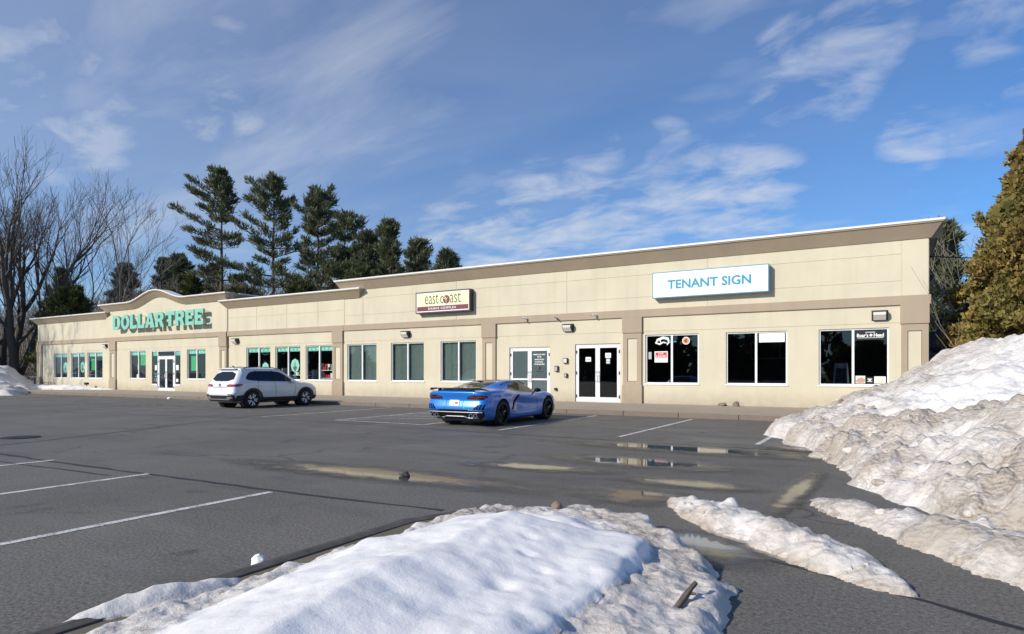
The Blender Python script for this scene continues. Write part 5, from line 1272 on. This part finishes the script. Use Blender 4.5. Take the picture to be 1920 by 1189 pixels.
def f_far(X, Y):
    n1 = nz(X, Y, .5, 4, 1.9); n2 = nz(X, Y, 1.6, 4, 5.1); l1 = lumps(X, Y, .9, 3.2)
    out_ = [(-46.2, 17.7), (-49.3, 16.4), (-56, 15.0), (-70, 14), (-72, 25), (-63.2, 25.2), (-57, 23.6), (-50.2, 19.4)]
    d_ = seg_dist(X, Y, out_)+n1*.5
    Hh = np.where(d_ > 0, .30*smooth(0, .7, d_)+2.25*gauss(X, Y, -61.8, 20.5, 5.2, 3.6)*smooth(0, 2, d_)+.22*n1+.16*n2*smooth(0, 1, d_)+.25*(l1-.4)*smooth(.2, 1, d_), -.2)
    return Hh, .50+.3*n1+.2*n2, 0*X, 0*X
tag(obj('snow_pile', snow_mesh('snow_pile', -72, -45.5, 13, 25.4, .13, f_far)), 'grey snow bank beyond the lot at the far left end of the building', 'snow pile')
def f_strip(X, Y):
    n1 = nz(X, Y, .6, 4, 2.9); n2 = nz(X, Y, 2.0, 4, 5.8)
    d_ = seg_dist(X, Y, [(-63.0, 25.55), (-50.3, 25.6), (-51, 25.0), (-53.5, 23.4), (-56, 22.6), (-57.5, 22.2), (-63, 22.2)])+n1*.35
    return np.where(d_ > 0, .13+.28*smooth(0, 1.1, d_)+.10*n1+.05*n2, -.2), .12+.2*n1, 0*X, 0*X
tag(obj('snow_pile', snow_mesh('snow_pile', -63.0, -49.6, 21.8, 25.62, .09, f_strip, .0)), 'white snow drift along the sidewalk under the leftmost store windows', 'snow pile')

# clods broken off the banks, too many and small to be things of their own
def clods(pile, n, size, seed, zmax):
    rg_ = np.random.default_rng(seed); me = pile.data; co = np.empty(len(me.vertices)*3, np.float32); me.vertices.foreach_get('co', co); co = co.reshape(-1, 3)
    low = co[(co[:, 2] > -.02) & (co[:, 2] < zmax)]; pk = low[rg_.integers(0, len(low), n)]
    b_ = new(); bmesh.ops.create_icosphere(b_, subdivisions=2, radius=1); bv_ = np.array([v.co[:] for v in b_.verts]); bf = np.array([[v.index for v in f.verts] for f in b_.faces]); b_.free()
    V, F = [], []
    for k in range(n):
        sc = size*rg_.uniform(.35, 1.0)**1.6*np.array([rg_.uniform(.7, 1.5), rg_.uniform(.7, 1.3), rg_.uniform(.5, .9)])
        dv = np.array([noise.noise(Vector(q)*1.7+Vector((k*3.1, 0, 0))) for q in bv_])
        off = np.zeros(3)
        V.append(bv_*(1+.45*dv[:, None])*sc+pk[k]+off-np.array([0, 0, sc[2]*.15])); F.append(bf+len(bv_)*k)
    m_ = npmesh('snow_clods', np.concatenate(V), np.concatenate(F), 'snow', np.repeat(rg_.uniform(.6, 1.0, n), len(bv_)))
    o_ = obj('snow_clods', m_, None, pile, smooth=50); o_['kind'] = 'stuff'
for q in [q for q in bpy.data.objects if q.name.startswith('snow_pile')]:
    lb = q['label']
    if 'huge' in lb: clods(q, 260, .085, 1, .8)
    elif 'spindle' in lb: clods(q, 26, .028, 2, .12)
# loose lumps
def on_snow(o_, x, y, sink=.02):
    z = 0.0; dg = bpy.context.evaluated_depsgraph_get()
    for q in bpy.data.objects:
        if q.name.startswith('snow_pile'):
            ok, loc, *_ = q.ray_cast(Vector((x, y, 10)), Vector((0, 0, -1)))
            if ok: z = max(z, loc.z)
    o_.location = (x, y, z-sink)
def lump(name, loc, s, m_, label, cat, seed, jag=.35):
    bm = new(); bmesh.ops.create_icosphere(bm, subdivisions=3, radius=1)
    for v in bm.verts:
        k = 1+jag*noise.fractal(v.co*1.3+Vector((seed, 0, seed)), 1, 2, 4); v.co = Vector((v.co.x*s[0], v.co.y*s[1], max(v.co.z, -.75)*s[2]))*k
    o_ = obj(name, bm, m_, smooth=50); o_.location = loc; return tag(o_, label, cat)
lump('ice_chunk', (-5.75, 6.72, .04), (.08, .055, .055), 'berm', 'small dark chunk of dirty ice lying in the shallow melt water', 'ice chunk', 1.0)
lump('ice_chunk', (-3.98, 3.02, .045), (.055, .04, .07), 'paper', 'small white lump of ice against the black kerb', 'ice chunk', 2.0)
on_snow(lump('stone', (0, 0, 0), (.055, .05, .05), 'rock', 'round brown stone on the far rim of the foreground mound', 'stone', 3.0, .2), -2.75, 5.45, -.02)
on_snow(lump('stone', (0, 0, 0), (.09, .08, .10), 'rock', 'dark stone on the crest of the right snow bank below the window', 'stone', 5.0), -.95, 17.2, -.03)
lump('stone', (-5.55, 25.35, .17), (.16, .10, .10), 'rock', 'tan stone at the wall foot, left of two stones', 'stone', 6.0)
lump('stone', (-5.05, 25.35, .18), (.13, .09, .13), 'rock', 'tan stone at the wall foot, right of two stones', 'stone', 7.0)
lump('ice_chunk', (-33.1, 19.6, .04), (.12, .1, .07), 'paper', 'small white lump of snow by the kerb left of the suv', 'ice chunk', 8.0)
# piece of bark stuck in the mound's right flank
bm = new(); tube(bm, [(0, 0, 0), (.05, .08, .03), (.08, .17, .07), (.10, .25, .11), (.12, .33, .13)], [.008, .024, .028, .018, .020], 7); tube(bm, [(.09, .21, .09), (.15, .22, .09)], [.016, .006], 5)
for v in bm.verts: v.co += Vector(noise.noise_vector(v.co*22))*.012
bk = obj('bark_piece', bm, 'bark', smooth=60); on_snow(bk, -1.08, 3.56, .03); bk.scale = (.8, .7, .9); tag(bk, 'torn brown piece of bark standing in the snow at the front right', 'bark')

# metal rail and ground lamp at the far left wall
r_ = empty('hand_rail', (-61.4, 24.9, .13)); tag(r_, 'low dark metal rail in front of the far left windows', 'rail')
for zz in (.55, .92): bm = new(); tube(bm, [(-1.3, 0, zz), (.9, 0, zz)], .03, 6); obj('bar', bm, 'grey_alum', r_)
for xx in (-1.3, -.2, .9): bm = new(); tube(bm, [(xx, 0, 0), (xx, 0, .95)], .035, 6); obj('post', bm, 'iron', r_)
r_ = empty('ground_lamp', (-53.7, 25.2, .35)); tag(r_, 'small black flood lamp at the wall foot below the third store window', 'lamp')
obj('head', boxes((-.16, .16, -.14, .1, .12, .3), bev=.03), 'black', r_); bm = new(); tube(bm, [(0, 0, 0), (0, 0, .14)], .03, 6); obj('stem', bm, 'black', r_)

# ------------------------------------------------------------------ trees
def frusta(segs, n=5):
    """segs: array (p0, p1, r0, r1) -> open tapered tubes"""
    S_ = np.array([[*a, *b_, r0, r1] for a, b_, r0, r1 in segs], float); p0, p1, r0, r1 = S_[:, :3], S_[:, 3:6], S_[:, 6], S_[:, 7]
    d_ = p1-p0; d_ /= np.linalg.norm(d_, axis=1, keepdims=True)+1e-9
    ref = np.where(np.abs(d_[:, 2:3]) > .9, np.array([[1., 0, 0]]), np.array([[0, 0, 1.]])); a = np.cross(d_, ref); a /= np.linalg.norm(a, axis=1, keepdims=True)+1e-9; b_ = np.cross(d_, a)
    th = np.arange(n)*2*np.pi/n; ring = a[:, None, :]*np.cos(th)[None, :, None]+b_[:, None, :]*np.sin(th)[None, :, None]
    V = np.concatenate([p0[:, None]+ring*r0[:, None, None], p1[:, None]+ring*r1[:, None, None]], 1).reshape(-1, 3)
    k = np.arange(n); f = np.stack([k, (k+1) % n, (k+1) % n+n, k+n], -1); F = (np.arange(len(segs))[:, None, None]*2*n+f[None]).reshape(-1, 4)
    return V, F
def bare_segments(height, r0, seed, stems=1, spread=.3, levels=6, upright=.5, lean=(0, 0), thin=1.0):
    rn = random.Random(seed); big, fine = [], []
    def grow(p_, d_, L_, r_, lev):
        n = 4 if lev < 2 else 3; q = p_.copy(); dd = d_.copy(); rr = r_; step = L_/n; end_r = r_*(.62 if lev < levels else .4)
        kids = []
        for k in range(n):
            dd = (dd+Vector((rn.gauss(0, 1), rn.gauss(0, 1), rn.gauss(0, .6)))*.10+Vector((0, 0, .05*upright))).normalized()
            q2 = q+dd*step; r2 = r_+(end_r-r_)*(k+1)/n; (big if lev <= 1 else fine).append((tuple(q), tuple(q2), rr, r2)); q, rr = q2, r2
            if lev < levels and ((k >= 1 and lev > 0) or (lev == 0 and k >= 1)):
                for _ in range(1 if lev < 4 else rn.choice((1, 1, 2))):
                    ang = rn.uniform(.35, .75); az = rn.uniform(0, 2*math.pi); o1 = dd.orthogonal().normalized(); o2 = dd.cross(o1)
                    nd = (dd*math.cos(ang)+(o1*math.cos(az)+o2*math.sin(az))*math.sin(ang)+Vector((0, 0, .18*upright))).normalized(); kids.append((q.copy(), nd, L_*rn.uniform(.50, .72), rr*rn.uniform(.45, .62)))
        if lev < levels:
            for _ in range(2):
                ang = rn.uniform(.15, .42); az = rn.uniform(0, 2*math.pi); o1 = dd.orthogonal().normalized(); o2 = dd.cross(o1)
                kids.append((q.copy(), (dd*math.cos(ang)+(o1*math.cos(az)+o2*math.sin(az))*math.sin(ang)).normalized(), L_*rn.uniform(.60, .80), rr*rn.uniform(.68, .82)))
        for kd in kids:
            if kd[3] > .004 and (lev < 2 or rn.random() < thin): grow(*kd, lev+1)
    for s_ in range(stems):
        a = 2*math.pi*s_/max(1, stems)+rn.uniform(-.3, .3); d_ = Vector((math.cos(a)*spread*(stems > 1)+lean[0], math.sin(a)*spread*(stems > 1)+lean[1], 1)).normalized()
        grow(Vector((math.cos(a)*r0*.6*(stems > 1), math.sin(a)*r0*.6*(stems > 1), -.2)), d_, height*rn.uniform(.30, .36), r0*(1 if stems == 1 else rn.uniform(.6, .8)), 0)
    return big, fine
def bare_tree(loc, height, r0, seed, label, m_='bark', group='bare trees', fine_min=.0, **kw):
    big, fine = bare_segments(height, r0, seed, **kw)
    top = max(s_[1][2] for s_ in big+fine); k = height/top
    sc = lambda L_: [(tuple(v*k for v in a), tuple(v*k for v in b_), max(p_, fine_min), max(q, fine_min)) for a, b_, p_, q in L_]
    r_ = empty('bare_tree', loc); tag(r_, label, 'tree', group)
    V, F = frusta(sc(big), 8); obj('trunk', npmesh('trunk', V, F, m_), None, r_, smooth=179)
    V, F = frusta(sc(fine), 4); obj('branches', npmesh('branches', V, F, m_), None, r_, smooth=179)['kind'] = 'stuff'
    return r_
bare_tree((-75.5, 28.5, 0), 26, .62, 11, 'tallest bare tree with several dark stems at the left edge', 'bark', stems=5, spread=.30, levels=5, fine_min=.010, upright=1.3, thin=.72)
bare_tree((-72.5, 35.0, 0), 22, .38, 23, 'slender bare tree between the tall left tree and the gable', 'bark_grey', stems=2, spread=.12, levels=5, fine_min=.009, upright=1.2)
bare_tree((-80.5, 27.0, 0), 21, .42, 31, 'bare tree cut by the left picture edge', 'bark_grey', stems=2, spread=.2, levels=4, fine_min=.012, upright=1.2)
bare_tree((-73, 1.5, 0), 21, .5, 47, 'bare tree beside the lot that shades the left wall', stems=3, spread=.22, levels=5, fine_min=.012)
i_ = 0
for px_, py_, hh, sd_, lb in ((-96, 44, 13, 61, 'grey bare tree in the brush left of the tall tree'), (-88, 40, 11, 62, 'grey bare sapling behind the far left snow bank'), (-84, 47, 15, 63, 'grey bare tree behind the slender tree'), (-72.8, 50, 13, 64, 'bare tree at the foot of the leftmost tall pine'),
                               (-64.5, 52, 12.5, 65, 'bare tree between the two tall pines'), (-58, 53, 12, 66, 'bare tree in front of the third pine'), (-54, 55, 11.5, 67, 'bare tree in front of the fourth pine')):
    bare_tree((px_, py_, 0), hh, .16, sd_, lb, 'bark_grey', levels=5, fine_min=.016, upright=.6)
bare_tree((2.1, 25.2, 0), 5.0, .02, 71, 'thin bare sapling at the right corner of the building', 'bark_grey', 'bare trees', .004, levels=3, upright=1.5)
bare_tree((4.2, 38, 0), 9, .14, 72, 'reddish bare shrub behind the fence beside the cedar', 'bark_pale', levels=6, fine_min=.010, upright=.8, stems=4, spread=.25)

def tufts(C, D, size, per, seed, flat=.5, width=.16):
    """needle bundles: thin blades fanning from centre C along D"""
    rg = np.random.default_rng(seed); N = len(C); C = np.repeat(C, per, 0); D = np.repeat(D, per, 0)
    d_ = D+rg.normal(0, .55, (N*per, 3))*np.array([1, 1, flat]); d_ /= np.linalg.norm(d_, axis=1, keepdims=True)+1e-9
    s_ = rg.normal(0, 1, (N*per, 3)); s_ -= d_*(s_*d_).sum(1, keepdims=True); s_ /= np.linalg.norm(s_, axis=1, keepdims=True)+1e-9
    L_ = size*rg.uniform(.6, 1.25, (N*per, 1)); base = C+rg.normal(0, size*.22, (N*per, 3))
    V = np.stack([base-s_*L_*width*.5, base+d_*L_*.55-s_*L_*width, base+d_*L_, base+d_*L_*.55+s_*L_*width], 1).reshape(-1, 3)
    return V, np.arange(N*per*4).reshape(-1, 4)
def pine_tree(loc, H_, label, seed, crown=.25, width=.2, m_='needles', dens=1.0, lop=(0, 0), gap=.0, tsize=.72, group='tall pines behind the building'):
    rn = random.Random(seed); rg = np.random.default_rng(seed)
    r_ = empty('pine_tree', loc); tag(r_, label, 'tree', group)
    tr = []; limbs = []; C_, D_ = [], []
    nseg = 10; px0 = Vector((0, 0, -.2)); rt = H_*.014
    bend = Vector((rn.uniform(-.02, .02), rn.uniform(-.02, .02), 0))
    axis = [px0+Vector((0, 0, (H_+.2)*k/nseg))+bend*H_*math.sin(k/nseg*3)*.5 for k in range(nseg+1)]
    for k in range(nseg): tr.append((tuple(axis[k]), tuple(axis[k+1]), rt*(1-k/nseg)+.02, rt*(1-(k+1)/nseg)+.02))
    z = H_*crown
    while z < H_*.985:
        f = (z-H_*crown)/(H_*(1-crown)); kk = z/H_*nseg; i0 = min(int(kk), nseg-1); c0 = axis[i0].lerp(axis[i0+1], kk-i0)
        prof = (1-f)**.55*(.50+.50*min(1, f*3+.15))+.05; nb = rn.choice((3, 4, 5))
        a0 = rn.uniform(0, 6.28)
        for b_ in range(nb):
            if rn.random() < gap and f < .8: continue
            az = a0+b_*6.283/nb+rn.uniform(-.4, .4); Lb = H_*width*prof*rn.uniform(.40, 1.35)*(1+lop[0]*math.cos(az-lop[1]))
            if Lb < .3: Lb = .3
            rise = -.02+.60*f+rn.uniform(-.10, .14); n = max(3, int(Lb/.7)); p_ = c0.copy(); prev_r = max(.02, Lb*.018)
            dirh = Vector((math.cos(az), math.sin(az), 0))
            for k in range(n):
                t_ = (k+1)/n; up = rise*.4+rise*1.2*t_; q = p_+(dirh+Vector((rn.uniform(-.15, .15), rn.uniform(-.15, .15), up))).normalized()*(Lb/n); r2 = max(.012, prev_r*.8)
                limbs.append((tuple(p_), tuple(q), prev_r, r2)); prev_r = r2
                if t_ > .25:
                    ns = int((2.5+5.5*t_)*dens)
                    for _ in range(ns):
                        side = dirh.cross(Vector((0, 0, 1)))*rn.choice((-1, 1)); off = rn.uniform(.0, .34)*Lb*(1.15-t_)
                        c_ = p_.lerp(q, rn.random())+side*off+Vector((0, 0, off*.22+rn.uniform(-.06, .14))); C_.append(c_); D_.append((dirh*.5+side*.4*(off > .2)+Vector((0, 0, .85))).normalized())
                p_ = q
            C_.append(p_); D_.append((dirh+Vector((0, 0, .7))).normalized())
        z += H_*.040*rn.uniform(.6, 1.6)*(1.25-f*.6)
    for k in range(int(14*dens)): C_.append(axis[-1]-Vector((0, 0, rn.uniform(0, H_*.03)))); D_.append(Vector((rn.uniform(-.3, .3), rn.uniform(-.3, .3), 1)))
    V, F = frusta(tr, 8); obj('trunk', npmesh('trunk', V, F, 'bark'), None, r_, smooth=179)
    V, F = frusta(limbs, 4); obj('limbs', npmesh('limbs', V, F, 'bark'), None, r_, smooth=179)['kind'] = 'stuff'
    V, F = tufts(np.array([tuple(c_) for c_ in C_]), np.array([tuple(d_) for d_ in D_]), tsize, 8, seed, .5, .085); obj('crown', npmesh('crown', V, F, m_), None, r_)
    return r_
for x, y, h_, cr, wd_, ds, lp_, gp, lb in (
    (-76.0, 52, 28.0, .38, .20, 1.1, (.45, 3.6), .25, 'tall pine with a lopsided bough, leftmost of the row behind the building'),
    (-67.8, 54, 26.2, .25, .24, 1.0, (.3, 3.0), .18, 'second tall pine from the left with a wide irregular crown'),
    (-62.0, 56, 24.3, .22, .25, 1.1, (.2, 0), .16, 'third tall pine from the left, dark trunk showing'),
    (-58.4, 57, 21.0, .2, .25, 1.1, (.2, 1), .12, 'fourth pine in the row, leaning against the third'),
    (-55.3, 58, 18.6, .2, .25, 1.1, (0, 0), .1, 'fifth pine in the row, lower than its left neighbour'),
    (-52.0, 58, 19.3, .2, .17, 1.3, (0, 0), 0, 'narrow pointed pine, sixth in the row'),
    (-47.4, 58, 16.6, .2, .20, 1.3, (.1, 0), 0, 'bushy dark pine, seventh in the row'),
    (-43.3, 58, 14.9, .2, .17, 1.1, (0, 0), .05, 'pine top just showing over the roof, rightmost in the row')):
    pine_tree((x, y, 0), h_, lb, int(abs(x)*10), cr, wd_, 'needles', ds*1.15, lp_, gp)
for x, y, h_, wd_, lb in ((-133, 78, 25.5, .22, 'distant dark pine behind the slender bare tree'), (-121, 74, 24.5, .22, 'distant dark pine left of the gable'), (-116, 78, 22.5, .2, 'distant dark pine above the curved gable'), (-112, 80, 20, .2, 'small distant pine right of the curved gable'), (-146, 76, 25, .24, 'distant pine between the bare trees'),
                         (-160, 70, 24, .24, 'distant pine at the left edge behind the bare trunks'), (-108, 62, 14.5, .3, 'dark low pine above the left roof'), (-128, 66, 17, .28, 'dark low pine behind the left end of the building')):
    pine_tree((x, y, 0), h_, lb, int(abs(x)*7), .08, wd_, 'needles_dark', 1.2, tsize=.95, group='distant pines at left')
for x, y, h_, wd_, lb in ((-74.5, 47, 13, .32, 'low bushy pine under the leftmost tall pine'), (-70, 31.5, 9.5, .36, 'green evergreen at the far left corner of the building'), (-66.5, 48, 11, .3, 'low bushy pine under the second tall pine'), (-58, 50, 11.5, .3, 'low bushy pine under the third tall pine'), (-51, 52, 12.5, .28, 'low bushy pine under the pointed pine')):
    pine_tree((x, y, 0), h_, lb, int(abs(x)*13), .04, wd_, 'hedge_green', 1.5, tsize=.6, group='low evergreens behind the building')
for x, y, h_, wd_, lb in ((3.2, 56, 12.0, .25, 'green pine beyond the fence at the right corner'), (8, 60, 13, .25, 'green pine behind the golden cedar')):
    pine_tree((x, y, 0), h_, lb, int(abs(x)*17), .08, wd_, 'needles', 1.4, group='pines at the right')

# golden-brown cedar at the right edge
def cedar(loc, H_, R_, seed, label, n=26000, m_='cedar', size=.17, name='cedar_tree'):
    rg = np.random.default_rng(seed); r_ = empty(name, loc); tag(r_, label, 'tree')
    z = H_*(1-rg.power(1.7, n))*.985+.05; az = rg.uniform(0, 2*np.pi, n); f = z/H_
    prof = R_*np.where(f < .3, .80+.20*np.sin(f/.3*np.pi/2), 1)*(1-np.clip((f-.22)/.80, 0, 1)**1.35)
    lum = np.array([noise.fractal((math.cos(a)*2.2, math.sin(a)*2.2, zz*1.1+seed), 1, 2, 3) for a, zz in zip(az, z)])
    rad = prof*(1+.42*lum)*(1-np.abs(rg.normal(0, .10, n)))
    C = np.stack([rad*np.cos(az), rad*np.sin(az), z], -1); D = np.stack([np.cos(az)*.55, np.sin(az)*.55, np.full(n, .75)], -1)
    hole = np.array([noise.noise((c_[0]*.9+seed, c_[1]*.9, c_[2]*.9)) for c_ in C]) > -.34
    V, F = tufts(C[hole], D[hole], size, 4, seed, 1.0, .30); obj('crown', npmesh('crown', V, F, m_), None, r_)
    segs = [((0, 0, -.2), (0, 0, H_*.5), .22, .14), ((0, 0, H_*.5), (0, 0, H_*.95), .14, .03)]
    rn = random.Random(seed)
    for _ in range(160):
        zz = rn.uniform(.2, H_*.93); a = rn.uniform(0, 6.28); ff = zz/H_; rr = R_*.85*(1-max(0, (ff-.22)/.8)**1.35); segs.append(((0, 0, zz), (rr*math.cos(a), rr*math.sin(a), zz+rr*.5), .035, .01))
    V, F = frusta(segs, 5); obj('trunk', npmesh('trunk', V, F, 'bark'), None, r_)
    # shaded inner foliage that keeps the crown from being see-through
    m2 = n//4; idx = rg.choice(n, m2, replace=False); Ci = C[idx]*np.array([.72, .72, 1.0]); V, F = tufts(Ci, D[idx], size*2.2, 3, seed+1, 1.0, .35); obj('inner_foliage', npmesh('inner_foliage', V, F, m_), None, r_)
    return r_
cedar((4.85, 27.2, 0), 11.0, 2.85, 5, 'golden-brown conical cedar at the right edge behind the snow bank', 34000)

# fence and shed behind the right corner
fr = empty('wood_fence', (3.4, 33, 0)); tag(fr, 'weathered grey picket fence between the building and the cedar', 'fence')
b_ = prism_bm([(-.065, 0), (.065, 0), (.065, 2.28), (0, 2.36), (-.065, 2.28)], -.012, .012); pk = bpy.data.meshes.new('picket'); b_.to_mesh(pk); b_.free(); setmats(pk, 'old_wood')
for k in range(30): obj('picket', pk, None, fr, (-2.1+k*.145, random.uniform(-.004, .004), random.uniform(-.04, .03)))
for zz in (.5, 1.8): obj('rail', boxes((-2.2, 2.3, .02, .07, zz, zz+.09)), 'old_wood', fr)
sh = empty('garden_shed', (4.0, 37, 0)); tag(sh, 'dark garden shed with patches of snow on its roof behind the fence', 'shed')
obj('wall', boxes((-2.2, 2.2, -1.5, 1.5, 0, 2.5)), 'bronze', sh)
obj('roof', prism_to_x([(-1.8, 2.45), (0, 3.3), (1.8, 2.45), (1.8, 2.6), (0, 3.45), (-1.8, 2.6)], -2.5, 2.5), 'shingle', sh)
bm = prism_to_x([(-1.82, 2.61), (-1.0, 3.0), (-1.0, 3.07), (-1.4, 2.92), (-1.82, 2.70)], -1.2, 1.9); obj('roof_snow', bm, 'paper', sh)
# service cable to the end wall
bm = new(); tube(bm, [(1.3, 28, 5.75), (4, 31, 5.85), (8, 36, 6.3), (16, 46, 7.6)], .022, 5); tag(obj('overhead_cable', bm, 'black'), 'black overhead cable running from the right end wall past the cedar', 'cable')

# ------------------------------------------------------------------ woods across the road, behind the camera, seen only in the glass
rg = np.random.default_rng(99); n = 9000
bx = rg.uniform(-150, 70, 260); bh = rg.uniform(2.5, 8.5, 260); by = rg.uniform(-72, -52, 260); pick = rg.integers(0, 260, n); f = rg.power(1.0, n); ang = rg.uniform(0, 6.283, n)
rad = (1-f)*bh[pick]*.30*rg.uniform(.5, 1, n)+.2; C = np.stack([bx[pick]+rad*np.cos(ang), by[pick]+rad*np.sin(ang), f*bh[pick]], -1); D = np.stack([np.cos(ang), np.sin(ang), np.full(n, .3)], -1)
V, F = tufts(C, D, 1.5, 5, 3, 1.0, .35); tag(obj('woodland', npmesh('woodland', V, F, 'needles_dark')), 'dark evergreen wood on the far side of the road', 'wood', kind='stuff')
# brush and brown undergrowth at the edge of the woods behind the building
n = 16000; C = np.stack([rg.uniform(-210, -62, n), rg.uniform(30, 90, n), rg.uniform(0, 1, n)**1.2*17], -1); C = C[(C[:, 0] < -80) | (C[:, 1] > 47)]; C[:, 2] *= np.clip((C[:, 1]-20)/50, .3, 1); n = len(C); D = np.tile([[0, 0, 1.]], (n, 1))
V, F = tufts(C, D, 2.6, 5, 4, .8, .014); tag(obj('undergrowth', npmesh('undergrowth', V, F, 'bark_grey')), 'leafless brown undergrowth at the edge of the woods', 'undergrowth', kind='stuff')
